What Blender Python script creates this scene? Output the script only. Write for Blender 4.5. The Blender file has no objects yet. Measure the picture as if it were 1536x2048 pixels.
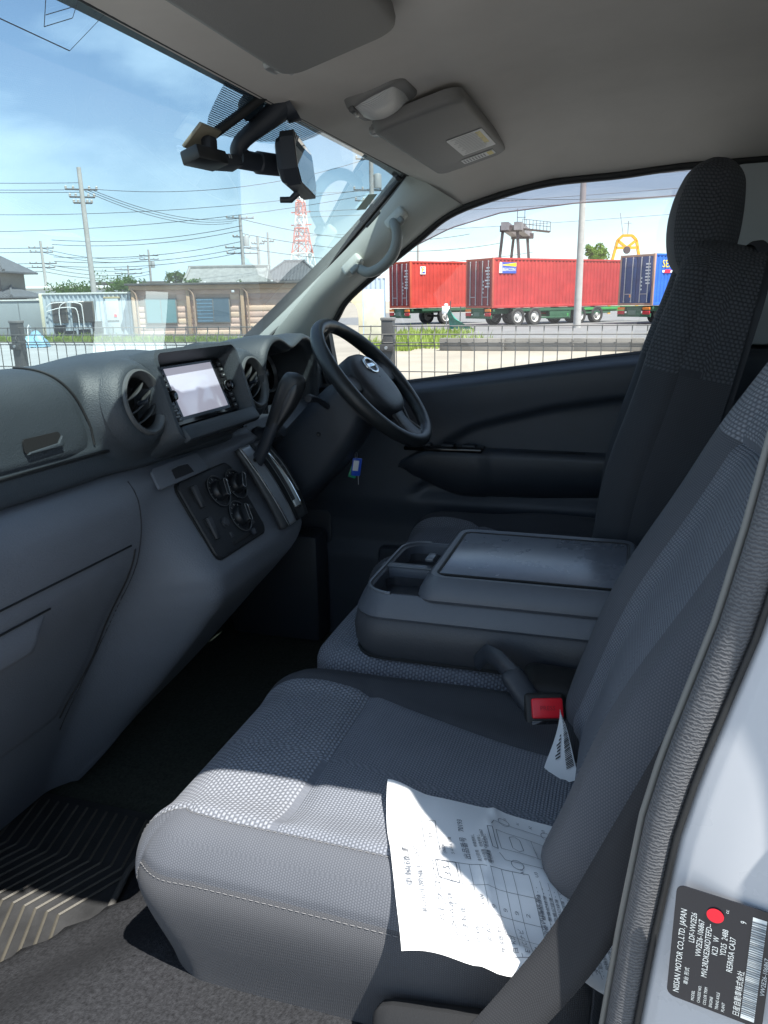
import bpy, bmesh, math, random
from mathutils import Vector, Matrix, Euler
random.seed(7)
scene = bpy.context.scene
COL = scene.collection
# ------------------------------------------------------------------ camera
CAM = Vector((-1.33, 0.0, 1.55))
PITCH, YAW, ROLL = math.radians(15.403), math.radians(72.543), 0.0153
_F = Vector((math.sin(YAW)*math.cos(PITCH), math.cos(YAW)*math.cos(PITCH), -math.sin(PITCH)))
_H = Vector((math.cos(YAW), -math.sin(YAW), 0)); _U0 = _H.cross(_F)
_R = _H*math.cos(ROLL) - _U0*math.sin(ROLL); _U = _U0*math.cos(ROLL) + _H*math.sin(ROLL)
cam_data = bpy.data.cameras.new('camera'); cam = bpy.data.objects.new('camera', cam_data); COL.objects.link(cam)
cam.matrix_world = Matrix(((_R.x, _U.x, -_F.x, CAM.x), (_R.y, _U.y, -_F.y, CAM.y), (_R.z, _U.z, -_F.z, CAM.z), (0, 0, 0, 1)))
cam_data.sensor_fit = 'VERTICAL'; cam_data.sensor_height = 24; cam_data.sensor_width = 18
cam_data.lens = 24*1539/2048
cam_data.clip_start = 0.02; cam_data.clip_end = 2000
scene.camera = cam
# ------------------------------------------------------------------ sky and sun
SUN_TO = Vector((-0.285, -0.42, 1.0)).normalized()          # from the scene to the sun
world = bpy.data.worlds.new('World'); scene.world = world; world.use_nodes = True
wn = world.node_tree.nodes; wl = world.node_tree.links
for n in list(wn): wn.remove(n)
w_out = wn.new('ShaderNodeOutputWorld'); w_bg = wn.new('ShaderNodeBackground')
sky = wn.new('ShaderNodeTexSky'); sky.sky_type = 'NISHITA'; sky.sun_disc = False
sky.sun_elevation = math.asin(SUN_TO.z); sky.sun_rotation = math.atan2(SUN_TO.x, SUN_TO.y)
sky.air_density = 1.0; sky.dust_density = 0.25; sky.ozone_density = 2.0
w_tc = wn.new('ShaderNodeTexCoord'); w_map = wn.new('ShaderNodeMapping'); w_map.inputs['Scale'].default_value = (1.0, 1.0, 2.6)
w_map.inputs['Location'].default_value = (0.3, 5.2, 1.4)
w_n = wn.new('ShaderNodeTexNoise'); w_n.inputs['Scale'].default_value = 1.7; w_n.inputs['Detail'].default_value = 9; w_n.inputs['Roughness'].default_value = 0.52
w_n.inputs['Distortion'].default_value = 0.35
w_r = wn.new('ShaderNodeValToRGB'); w_r.color_ramp.elements[0].position = 0.42; w_r.color_ramp.elements[1].position = 0.64
w_mix = wn.new('ShaderNodeMix'); w_mix.data_type = 'RGBA'; w_mix.inputs['B'].default_value = (6.8, 8.5, 10.0, 1)
w_cl = wn.new('ShaderNodeMath'); w_cl.operation = 'MULTIPLY'; w_cl.inputs[1].default_value = 0.80
wl.new(w_tc.outputs['Generated'], w_map.inputs['Vector']); wl.new(w_map.outputs['Vector'], w_n.inputs['Vector'])
wl.new(w_n.outputs['Fac'], w_r.inputs['Fac']); wl.new(w_r.outputs['Color'], w_cl.inputs[0]); wl.new(w_cl.outputs[0], w_mix.inputs['Factor'])
wl.new(sky.outputs['Color'], w_mix.inputs['A']); wl.new(w_mix.outputs['Result'], w_bg.inputs['Color'])
w_bg.inputs['Strength'].default_value = 0.084
wl.new(w_bg.outputs['Background'], w_out.inputs['Surface'])
sun_d = bpy.data.lights.new('sun', 'SUN'); sun_d.energy = 5.0; sun_d.angle = math.radians(0.53); sun_d.color = (1.0, 0.955, 0.88)
sun = bpy.data.objects.new('sun', sun_d); COL.objects.link(sun)
sun.rotation_euler = (-SUN_TO).to_track_quat('-Z', 'Y').to_euler()
scene.view_settings.view_transform = 'Standard'; scene.view_settings.look = 'None'
scene.view_settings.exposure = 1.30; scene.view_settings.gamma = 1.0
scene.render.engine = 'CYCLES'
scene.cycles.use_denoising = True
try: scene.cycles.denoiser = 'OPENIMAGEDENOISE'
except Exception: pass
scene.cycles.max_bounces = 10; scene.cycles.diffuse_bounces = 5; scene.cycles.transparent_max_bounces = 24
scene.cycles.caustics_reflective = False; scene.cycles.caustics_refractive = False
scene.cycles.sample_clamp_indirect = 6.0

# ------------------------------------------------------------------ materials
MATS = {}
def srgb(r, g, b):
    f = lambda c: ((c/255)/12.92 if c/255 <= 0.04045 else ((c/255+0.055)/1.055)**2.4)
    return (f(r), f(g), f(b), 1)
def mat(name, col, rough=0.5, metal=0.0, bump=0.0, bscale=400.0, var=0.0, vscale=6.0, spec=0.5, coords='Object', sheen=0.0, emit=0.0, coat=0.0, detail=3.0):
    """plain principled material with procedural colour variation and noise relief"""
    if name in MATS: return MATS[name]
    m = bpy.data.materials.new(name); m.use_nodes = True; MATS[name] = m
    nt = m.node_tree; N = nt.nodes; L = nt.links; b = N['Principled BSDF']
    c = tuple(col[:3]) + (1,)
    b.inputs['Base Color'].default_value = c; b.inputs['Roughness'].default_value = rough
    b.inputs['Metallic'].default_value = metal; b.inputs['Specular IOR Level'].default_value = spec
    if sheen: b.inputs['Sheen Weight'].default_value = sheen
    if coat: b.inputs['Coat Weight'].default_value = coat; b.inputs['Coat Roughness'].default_value = 0.08
    if emit: b.inputs['Emission Color'].default_value = c; b.inputs['Emission Strength'].default_value = emit
    tc = N.new('ShaderNodeTexCoord')
    if var > 0:
        n = N.new('ShaderNodeTexNoise'); n.inputs['Scale'].default_value = vscale; n.inputs['Detail'].default_value = 6; n.inputs['Roughness'].default_value = 0.62
        L.new(tc.outputs[coords], n.inputs['Vector'])
        mr = N.new('ShaderNodeMapRange'); mr.inputs['From Min'].default_value = 0.25; mr.inputs['From Max'].default_value = 0.75
        mr.inputs['To Min'].default_value = 1-var; mr.inputs['To Max'].default_value = 1+var
        L.new(n.outputs['Fac'], mr.inputs['Value'])
        mx = N.new('ShaderNodeMix'); mx.data_type = 'RGBA'; mx.blend_type = 'MULTIPLY'; mx.inputs['Factor'].default_value = 1
        mx.inputs['A'].default_value = c; L.new(mr.outputs['Result'], mx.inputs['B']); L.new(mx.outputs['Result'], b.inputs['Base Color'])
        mr2 = N.new('ShaderNodeMapRange'); mr2.inputs['To Min'].default_value = max(0.02, rough-0.08); mr2.inputs['To Max'].default_value = min(1, rough+0.08)
        L.new(n.outputs['Fac'], mr2.inputs['Value']); L.new(mr2.outputs['Result'], b.inputs['Roughness'])
    if bump > 0:
        n2 = N.new('ShaderNodeTexNoise'); n2.inputs['Scale'].default_value = bscale; n2.inputs['Detail'].default_value = detail
        L.new(tc.outputs[coords], n2.inputs['Vector'])
        bp = N.new('ShaderNodeBump'); bp.inputs['Strength'].default_value = bump; bp.inputs['Distance'].default_value = 0.002
        L.new(n2.outputs['Fac'], bp.inputs['Height']); L.new(bp.outputs['Normal'], b.inputs['Normal'])
    return m
def knit(name, c_lo, c_hi, pu, pv, rough=0.9, strength=0.6, shape=1.0, dist=0.002, stagger=0.5, sheen=0.15, wob=0.0):
    """woven cloth: staggered rounded stitches, pitch pu x pv metres, laid out on the metric uv of the mesh"""
    if name in MATS: return MATS[name]
    m = bpy.data.materials.new(name); m.use_nodes = True; MATS[name] = m
    nt = m.node_tree; N = nt.nodes; L = nt.links; b = N['Principled BSDF']
    def M(op, a, c=None, v=None):
        n = N.new('ShaderNodeMath'); n.operation = op
        if hasattr(a, 'node'): L.new(a, n.inputs[0])
        else: n.inputs[0].default_value = a
        if c is not None:
            if hasattr(c, 'node'): L.new(c, n.inputs[1])
            else: n.inputs[1].default_value = c
        return n.outputs[0]
    tc = N.new('ShaderNodeTexCoord'); sp = N.new('ShaderNodeSeparateXYZ'); 
    src = tc.outputs['UV']
    L.new(src, sp.inputs[0])
    ns = N.new('ShaderNodeTexNoise'); ns.inputs['Scale'].default_value = 260; L.new(tc.outputs['UV'], ns.inputs['Vector'])
    jit = M('MULTIPLY', M('SUBTRACT', ns.outputs['Fac'], 0.5), wob)
    v = M('ADD', M('DIVIDE', sp.outputs['Y'], pv), jit); row = M('FLOOR', v)
    u = M('ADD', M('ADD', M('DIVIDE', sp.outputs['X'], pu), M('MULTIPLY', row, stagger)), jit)
    su = M('SINE', M('MULTIPLY', M('FRACT', u), math.pi)); sv = M('SINE', M('MULTIPLY', M('FRACT', v), math.pi))
    h = M('POWER', M('MULTIPLY', su, sv), shape)
    mx = N.new('ShaderNodeMix'); mx.data_type = 'RGBA'; mx.inputs['A'].default_value = tuple(c_lo[:3])+(1,); mx.inputs['B'].default_value = tuple(c_hi[:3])+(1,)
    big = N.new('ShaderNodeTexNoise'); big.inputs['Scale'].default_value = 9; big.inputs['Detail'].default_value = 5; L.new(tc.outputs['UV'], big.inputs['Vector'])
    fac = M('ADD', h, M('MULTIPLY', M('SUBTRACT', big.outputs['Fac'], 0.5), 0.5))
    cl = N.new('ShaderNodeClamp'); L.new(fac, cl.inputs['Value'])
    L.new(cl.outputs[0], mx.inputs['Factor']); L.new(mx.outputs['Result'], b.inputs['Base Color'])
    bp = N.new('ShaderNodeBump'); bp.inputs['Strength'].default_value = strength; bp.inputs['Distance'].default_value = dist
    L.new(h, bp.inputs['Height']); L.new(bp.outputs['Normal'], b.inputs['Normal'])
    b.inputs['Roughness'].default_value = rough; b.inputs['Sheen Weight'].default_value = sheen*.15; b.inputs['Specular IOR Level'].default_value = 0.25
    return m
def glass(name, tint, refl=1.0, dirt=0.0):
    """thin pane: tinted straight-through light plus fresnel mirror, with a faint film of dust"""
    if name in MATS: return MATS[name]
    m = bpy.data.materials.new(name); m.use_nodes = True; MATS[name] = m
    nt = m.node_tree; N = nt.nodes; L = nt.links; N.remove(N['Principled BSDF'])
    out = N['Material Output']; tr = N.new('ShaderNodeBsdfTransparent'); tr.inputs[0].default_value = tuple(tint)+(1,)
    gl = N.new('ShaderNodeBsdfGlossy'); gl.inputs['Roughness'].default_value = 0.0; gl.inputs[0].default_value = (1, 1, 1, 1)
    fr = N.new('ShaderNodeFresnel'); fr.inputs['IOR'].default_value = 1.5
    ge = N.new('ShaderNodeNewGeometry'); io = N.new('ShaderNodeMapRange'); io.inputs['To Min'].default_value = 1.5; io.inputs['To Max'].default_value = 1/1.5
    L.new(ge.outputs['Backfacing'], io.inputs['Value']); L.new(io.outputs[0], fr.inputs['IOR'])
    mu = N.new('ShaderNodeMath'); mu.operation = 'MULTIPLY'; mu.use_clamp = True; mu.inputs[1].default_value = 1.75*refl; L.new(fr.outputs[0], mu.inputs[0])
    mx = N.new('ShaderNodeMixShader'); L.new(mu.outputs[0], mx.inputs[0]); L.new(tr.outputs[0], mx.inputs[1]); L.new(gl.outputs[0], mx.inputs[2])
    last = mx.outputs[0]
    if dirt > 0:
        tc = N.new('ShaderNodeTexCoord'); n = N.new('ShaderNodeTexNoise'); n.inputs['Scale'].default_value = 3; n.inputs['Detail'].default_value = 8; n.inputs['Roughness'].default_value = .7
        L.new(tc.outputs['Object'], n.inputs['Vector'])
        mr = N.new('ShaderNodeMapRange'); mr.inputs['From Min'].default_value = .3; mr.inputs['From Max'].default_value = .8; mr.inputs['To Min'].default_value = dirt*.4; mr.inputs['To Max'].default_value = dirt*1.6
        L.new(n.outputs['Fac'], mr.inputs['Value'])
        df = N.new('ShaderNodeBsdfDiffuse'); df.inputs[0].default_value = (.8, .8, .78, 1); tl = N.new('ShaderNodeBsdfTranslucent'); tl.inputs[0].default_value = (.8, .8, .78, 1)
        dm = N.new('ShaderNodeMixShader'); dm.inputs[0].default_value = .5; L.new(df.outputs[0], dm.inputs[1]); L.new(tl.outputs[0], dm.inputs[2])
        m2 = N.new('ShaderNodeMixShader'); L.new(mr.outputs[0], m2.inputs[0]); L.new(last, m2.inputs[1]); L.new(dm.outputs[0], m2.inputs[2]); last = m2.outputs[0]
    L.new(last, out.inputs['Surface'])
    return m
def paper_mat(name, col=(.82, .83, .84)):
    if name in MATS: return MATS[name]
    m = mat(name, col, 0.8, bump=0.05, bscale=300, spec=.2)
    nt = m.node_tree; N = nt.nodes; L = nt.links; b = N['Principled BSDF']
    tl = N.new('ShaderNodeBsdfTranslucent'); tl.inputs[0].default_value = tuple(col)+(1,)
    mx = N.new('ShaderNodeMixShader'); mx.inputs[0].default_value = .22
    L.new(b.outputs[0], mx.inputs[1]); L.new(tl.outputs[0], mx.inputs[2]); L.new(mx.outputs[0], N['Material Output'].inputs['Surface'])
    return m

# ------------------------------------------------------------------ mesh helpers
def link(o, parent=None):
    COL.objects.link(o)
    if parent is not None: o.parent = parent
    return o
def thing(name, label, cat, loc=(0, 0, 0), rz=0.0, group=None):
    o = bpy.data.objects.new(name, None); o.location = loc; o.rotation_euler = (0, 0, rz); o.empty_display_size = 0.1
    COL.objects.link(o); o['label'] = label; o['category'] = cat
    if group: o['group'] = group
    return o
def tag(o, label, cat, group=None):
    o['label'] = label; o['category'] = cat
    if group: o['group'] = group
    return o
def kind(o, k): o['kind'] = k; return o
def mesh_obj(name, V, F, m, parent=None, smooth=True, uv=None, ang=None):
    me = bpy.data.meshes.new(name); me.from_pydata([tuple(v) for v in V], [], F); me.update()
    if m: me.materials.append(m)
    if uv is not None:
        lay = me.uv_layers.new(name='uv')
        for p in me.polygons:
            for li, vi in zip(p.loop_indices, p.vertices): lay.data[li].uv = uv[vi]
    o = bpy.data.objects.new(name, me)
    if smooth:
        for p in me.polygons: p.use_smooth = True
    if ang is not None: me.set_sharp_from_angle(angle=math.radians(ang))
    return link(o, parent)
def bm_obj(name, bm, m, parent=None, smooth=True, ang=35):
    bmesh.ops.recalc_face_normals(bm, faces=bm.faces)
    me = bpy.data.meshes.new(name); bm.to_mesh(me); bm.free()
    if m: me.materials.append(m)
    if smooth:
        for p in me.polygons: p.use_smooth = True
        if ang is not None: me.set_sharp_from_angle(angle=math.radians(ang))
    return link(bpy.data.objects.new(name, me), parent)
def rbox_bm(sx, sy, sz, r=0.005, seg=2, taper=None, M=None, bm=None):
    """bevelled box centred at origin, optional taper (scale of top x,y), transformed by M"""
    b = bmesh.new(); bmesh.ops.create_cube(b, size=1)
    for v in b.verts:
        k = (taper if (taper and v.co.z > 0) else (1, 1))
        v.co = Vector((v.co.x*sx*k[0], v.co.y*sy*k[1], v.co.z*sz))
    if r > 0: bmesh.ops.bevel(b, geom=b.edges[:], offset=r, segments=seg, affect='EDGES', profile=0.5, clamp_overlap=True)
    if M is not None: b.transform(M)
    if bm is None: return b
    me = bpy.data.meshes.new('tmp'); b.to_mesh(me); b.free(); bm.from_mesh(me); bpy.data.meshes.remove(me)
    return bm
def T(x, y, z, rx=0, ry=0, rz=0): return Matrix.Translation((x, y, z)) @ Euler((rx, ry, rz), 'XYZ').to_matrix().to_4x4()
def frame(o, ex, ey):
    """matrix with origin o, local x along ex, local y along ey (orthogonalised), local z = normal"""
    ex = Vector(ex).normalized(); ez = ex.cross(Vector(ey)).normalized(); ey = ez.cross(ex)
    return Matrix(((ex.x, ey.x, ez.x, o[0]), (ex.y, ey.y, ez.y, o[1]), (ex.z, ey.z, ez.z, o[2]), (0, 0, 0, 1)))
def box(name, c, s, m, parent=None, r=0.004, rot=(0, 0, 0), seg=2, taper=None):
    return bm_obj(name, rbox_bm(*s, r, seg, taper, T(*c, *rot)), m, parent)
def boxm(name, M, s, m, parent=None, r=0.004, seg=2, taper=None):
    return bm_obj(name, rbox_bm(*s, r, seg, taper, M), m, parent)
def cr(pts, n):
    """catmull-rom resample of a polyline into n points"""
    P = [Vector(p) for p in pts]; out = []; k = len(P)-1
    for i in range(n):
        t = i/(n-1)*k; j = min(int(t), k-1); f = t-j
        p0 = P[j-1] if j > 0 else P[0]*2-P[1]; p1 = P[j]; p2 = P[j+1]; p3 = P[j+2] if j+2 <= k else P[k]*2-P[k-1]
        out.append(0.5*((2*p1)+(p2-p0)*f+(2*p0-5*p1+4*p2-p3)*f*f+(3*p1-p0-3*p2+p3)*f**3))
    return out
def grid(name, P, m, parent=None, closeu=False, closev=False, thick=0.0, capu=False, smooth=True, ang=None, flip=False):
    """surface through a table of points P[i][j]; metric uv; optional solid thickness"""
    nu, nv = len(P), len(P[0]); V = []; UV = []; vl = [0.0]*nv
    for i in range(nu):
        ul = 0.0
        for j in range(nv):
            if j: ul += (P[i][j]-P[i][j-1]).length
            if i: vl[j] += (P[i][j]-P[i-1][j]).length
            V.append(P[i][j]); UV.append((ul, vl[nv//2]))
    F = []
    for i in range(nu if closeu else nu-1):
        for j in range(nv if closev else nv-1):
            a, b, c, d = i*nv+j, i*nv+(j+1) % nv, ((i+1) % nu)*nv+(j+1) % nv, ((i+1) % nu)*nv+j
            F.append((d, c, b, a) if flip else (a, b, c, d))
    if capu and closev:
        F.append(tuple(range(nv))); F.append(tuple((nu-1)*nv+j for j in range(nv)))
    o = mesh_obj(name, V, F, m, parent, smooth, UV, ang)
    if capu:
        b = bmesh.new(); b.from_mesh(o.data); bmesh.ops.recalc_face_normals(b, faces=b.faces); b.to_mesh(o.data); b.free()
    if thick:
        md = o.modifiers.new('solid', 'SOLIDIFY'); md.thickness = thick; md.offset = -1
    return o
def tube_bm(path, r, n=8, bm=None, cap=True, flat=1.0, up=(0, 0, 1)):
    """swept tube; r a number or list; flat scales the second axis"""
    b = bm or bmesh.new(); P = [Vector(p) for p in path]; rings = []; last = None
    for i, p in enumerate(P):
        t = (P[min(i+1, len(P)-1)]-P[max(i-1, 0)]).normalized()
        if last is None:
            a = Vector(up); 
            if abs(a.dot(t)) > .95: a = Vector((1, 0, 0))
        else: a = last
        a = (a-t*a.dot(t)).normalized(); c = t.cross(a); last = a
        rr = r[i] if isinstance(r, (list, tuple)) else r
        rings.append([b.verts.new(p+a*rr*math.cos(2*math.pi*k/n)+c*rr*flat*math.sin(2*math.pi*k/n)) for k in range(n)])
    for i in range(len(rings)-1):
        for k in range(n): b.faces.new((rings[i][k], rings[i][(k+1) % n], rings[i+1][(k+1) % n], rings[i+1][k]))
    if cap: b.faces.new(rings[0][::-1]); b.faces.new(rings[-1])
    return b
def tube(name, path, r, m, parent=None, n=8, cap=True, flat=1.0, up=(0, 0, 1), ang=50):
    return bm_obj(name, tube_bm(path, r, n, None, cap, flat, up), m, parent, ang=ang)
def lathe_bm(prof, n=32, M=None, bm=None, a0=0, a1=2*math.pi):
    """revolve (radius, z) profile about local z"""
    b = bm or bmesh.new(); full = abs(a1-a0-2*math.pi) < 1e-6; rings = []
    for r, z in prof:
        ring = []
        for k in range(n if full else n+1):
            a = a0+(a1-a0)*k/n; v = Vector((r*math.cos(a), r*math.sin(a), z)); ring.append(b.verts.new(M @ v if M is not None else v))
        rings.append(ring)
    for i in range(len(rings)-1):
        q = len(rings[i])
        for k in range(q if full else q-1):
            try: b.faces.new((rings[i][k], rings[i][(k+1) % q], rings[i+1][(k+1) % q], rings[i+1][k]))
            except ValueError: pass
    bmesh.ops.remove_doubles(b, verts=b.verts[:], dist=1e-6)
    return b
def lathe(name, prof, m, parent=None, n=32, M=None, ang=40): return bm_obj(name, lathe_bm(prof, n, M), m, parent, ang=ang)
def prism_bm(pts, h, M=None, r=0.0, bm=None):
    """extrude a 2d outline (local xy) by h along local z"""
    b = bmesh.new(); vs = [b.verts.new((p[0], p[1], 0)) for p in pts]; f = b.faces.new(vs)
    ex = bmesh.ops.extrude_face_region(b, geom=[f]); top = [v for v in ex['geom'] if isinstance(v, bmesh.types.BMVert)]
    bmesh.ops.translate(b, verts=top, vec=(0, 0, h))
    if r > 0:
        es = [e for e in b.edges if all(v in top for v in e.verts)]
        bmesh.ops.bevel(b, geom=es, offset=r, segments=2, affect='EDGES', profile=.5, clamp_overlap=True)
    if M is not None: b.transform(M)
    if bm is None: return b
    me = bpy.data.meshes.new('tmp'); b.to_mesh(me); b.free(); bm.from_mesh(me); bpy.data.meshes.remove(me); return bm
def prism(name, pts, h, m, parent=None, M=None, r=0.0, ang=35): return bm_obj(name, prism_bm(pts, h, M, r), m, parent, ang=ang)
def rrect(w, h, r, n=5, cx=0, cy=0):
    out = []
    for qx, qy, a0 in ((1, 1, 0), (-1, 1, 90), (-1, -1, 180), (1, -1, 270)):
        for k in range(n+1):
            a = math.radians(a0+90*k/n); out.append((cx+qx*(w/2-r)+r*math.cos(a), cy+qy*(h/2-r)+r*math.sin(a)))
    return out
def smooth01(t): t = max(0.0, min(1.0, t)); return t*t*(3-2*t)
def lerp(a, b, t): return a+(b-a)*t
def interp(xs, ys, x):
    if x <= xs[0]: return ys[0]
    for i in range(len(xs)-1):
        if x <= xs[i+1]: return lerp(ys[i], ys[i+1], (x-xs[i])/(xs[i+1]-xs[i]))
    return ys[-1]
def sinterp(xs, ys, x):
    if x <= xs[0]: return ys[0]
    for i in range(len(xs)-1):
        if x <= xs[i+1]: return lerp(ys[i], ys[i+1], smooth01((x-xs[i])/(xs[i+1]-xs[i])))
    return ys[-1]
def cinterp(xs, ys, x):
    """smooth cubic through uneven knots"""
    n = len(xs)
    if x <= xs[0]: return ys[0]
    if x >= xs[-1]: return ys[-1]
    sl = [(ys[i+1]-ys[i])/(xs[i+1]-xs[i]) for i in range(n-1)]
    m = [sl[0]]+[((sl[i-1]+sl[i])/2 if sl[i-1]*sl[i] > 0 else 0.0) for i in range(1, n-1)]+[sl[-1]]
    for i in range(n-1):
        if x <= xs[i+1]:
            h = xs[i+1]-xs[i]; t = (x-xs[i])/h
            return ys[i]*(2*t**3-3*t*t+1)+m[i]*h*(t**3-2*t*t+t)+ys[i+1]*(3*t*t-2*t**3)+m[i+1]*h*(t**3-t*t)
def text_mesh(txt, size, M=None, align='LEFT', sx=1.0, depth=0.0, space=1.0):
    """lettering as mesh triangles (local xy plane), returned as (verts, faces)"""
    cu = bpy.data.curves.new('txt', 'FONT'); cu.body = txt; cu.size = size; cu.align_x = align; cu.extrude = depth; cu.resolution_u = 2; cu.space_character = space
    ob = bpy.data.objects.new('txt', cu); COL.objects.link(ob)
    dg = bpy.context.evaluated_depsgraph_get(); me = bpy.data.meshes.new_from_object(ob.evaluated_get(dg))
    V = [Vector((v.co.x*sx, v.co.y, v.co.z)) for v in me.vertices]; F = [tuple(p.vertices) for p in me.polygons]
    if M is not None: V = [M @ v for v in V]
    bpy.data.objects.remove(ob); bpy.data.curves.remove(cu); bpy.data.meshes.remove(me)
    return V, F
class Soup:
    """collects flat print (lettering, lines, bars) into one mesh"""
    def __init__(s): s.V = []; s.F = []
    def add(s, V, F): k = len(s.V); s.V += V; s.F += [tuple(i+k for i in f) for f in F]; return s
    def text(s, txt, x, y, size, rot=0.0, sx=1.0, align='LEFT', space=1.0):
        M = Matrix.Translation((x, y, 0)) @ Matrix.Rotation(rot, 4, 'Z'); return s.add(*text_mesh(txt, size, M, align, sx, space=space))
    def rect(s, x0, y0, x1, y1): return s.add([Vector((x0, y0, 0)), Vector((x1, y0, 0)), Vector((x1, y1, 0)), Vector((x0, y1, 0))], [(0, 1, 2, 3)])
    def line(s, x0, y0, x1, y1, w):
        d = Vector((x1-x0, y1-y0, 0)); L = d.length
        if L < 1e-9: return s
        n = Vector((-d.y, d.x, 0))/L*w/2; n2 = max(1, int(L/0.012)); a = Vector((x0, y0, 0))
        for k in range(n2): s.add([a+d*k/n2-n, a+d*(k+1)/n2-n, a+d*(k+1)/n2+n, a+d*k/n2+n], [(0, 1, 2, 3)])
        return s
    def poly(s, pts, w, close=False):
        P = list(pts)+([pts[0]] if close else [])
        for a, b in zip(P[:-1], P[1:]): s.line(a[0], a[1], b[0], b[1], w)
        return s
    def frame(s, x0, y0, x1, y1, w): return s.poly([(x0, y0), (x1, y0), (x1, y1), (x0, y1)], w, True)
    def build(s, name, m, parent=None, fn=None, M=None):
        V = s.V
        if fn: V = [fn(v) for v in V]
        if M is not None: V = [M @ v for v in V]
        return mesh_obj(name, V, s.F, m, parent, smooth=False)
def copy_tree(o, parent=None):
    c = o.copy(); COL.objects.link(c); c.parent = parent
    for ch in o.children: copy_tree(ch, c)
    return c
# ------------------------------------------------------------------ common materials
M_LIN = mat('roof_lining_cloth', (.60, .565, .52), .95, bump=.10, bscale=500, var=.07, vscale=5, spec=.1)
M_TRIM = mat('pillar_trim_plastic', (.50, .515, .475), .6, bump=.10, bscale=700, var=.03)
M_BLACK = mat('black_rubber', (.012, .013, .014), .6, bump=.1, bscale=300)
M_DARK = mat('dark_plastic', (.026, .032, .042), .50, bump=.22, bscale=900, var=.10, vscale=7)
M_DASH = mat('dash_plastic', (.040, .049, .058), .52, bump=.42, bscale=460, var=.10, vscale=8, detail=2)
M_GREY = mat('grey_dash_plastic', (.145, .158, .182), .50, bump=.45, bscale=330, var=.07, vscale=6)
M_PAINT = mat('white_paint', (.45, .465, .49), .28, var=.03, vscale=5, coat=.4)
M_CARPET = mat('grey_carpet', (.025, .026, .029), 1.0, bump=1.0, bscale=420, var=.55, vscale=190, spec=.05, detail=5)
M_CARPET_D = mat('dark_carpet', (.060, .068, .058), 1.0, bump=1.0, bscale=900, var=.4, vscale=160, spec=.05)
M_CHROME = mat('chrome', (.75, .76, .77), .12, 1.0)
M_SATIN = mat('satin_silver', (.42, .44, .46), .32, .85)
M_GLOSSK = mat('gloss_black', (.006, .006, .007), .12)
M_WS = glass('windshield_glass', (.72, .855, .865), 1.25, .055)
M_WIN = glass('side_window_glass', (.93, .95, .95), .8, .02)
M_STEEL = mat('dull_steel', (.35, .36, .37), .42, .8, var=.1, vscale=20)

# ------------------------------------------------------------------ van body
van = thing('van_body', 'white van cab shell with grey roof lining, windshield and carpeted floor', 'van')
O_Y = [-3.0, -.40, -.10, .047, .212, .336, .43]; O_Z = [1.86, 1.855, 1.849, 1.838, 1.831, 1.808, 1.782]
def zc(y): return sinterp([-3.0, -.5, -.05, .14, .30, .46, .575], [1.955, 1.955, 1.945, 1.935, 1.908, 1.868, 1.850], y)
def lin_edge(y):
    if y <= .43: return .765, interp(O_Y, O_Z, y)
    t = (y-.43)/(.565-.43); return lerp(.765, .70, t), lerp(1.782, 1.856, t)
def lining(x, y):
    xe, ze = lin_edge(y); k = abs(x)/xe
    return ze+(zc(y)-ze)*(1-k**4.5)
ys = [.565-.0225*i for i in range(36)]+[-.25-.2*i for i in range(14)]
P = []
for y in ys:
    xe = lin_edge(y)[0]; row = []
    for j in range(61):
        k = -1+2*j/60; k = math.copysign(abs(k)**.8, k); row.append(Vector((k*xe, y, lining(k*xe, y))))
    P.append(row)
grid('roof_lining', P, M_LIN, van, flip=True)
# outer roof skin
P = []
for y in [.60, .57, .50, .40, .2, -.2, -1, -2, -3.05]:
    P.append([Vector((.80*k, y, (1.862 if y > .59 else zc(y)+.05) - (.115 if y < .5 else .02)*abs(k)**6)) for k in [-1+2*j/40 for j in range(41)]])
grid('roof_skin', P, M_PAINT, van)
# windshield
def ws_y(x, z): return .567+(1.86-z)/.913 - .05*(x/.75)**2*min(1, (1.86-z)/.4)
P = [[Vector((x, ws_y(x, z), z)) for x in [-.79+1.53*j/24 for j in range(25)]] for z in [1.866-.56*i/16 for i in range(17)]]
grid('windshield', P, M_WS, van)
wsn = Vector((0, .913, 1)).normalized()
tube('windshield_seal', [(x, ws_y(x, 1.862)-.004, 1.858) for x in [-.79+1.53*j/30 for j in range(31)]], .0075, M_BLACK, van)
for s in (1, -1):
    pil = [((.71 if s > 0 else -.78), ws_y(.71, z)+.004, z) for z in [1.40+.46*i/14 for i in range(15)]]
    tube('windshield_seal', pil, .007, M_BLACK, van)
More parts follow.
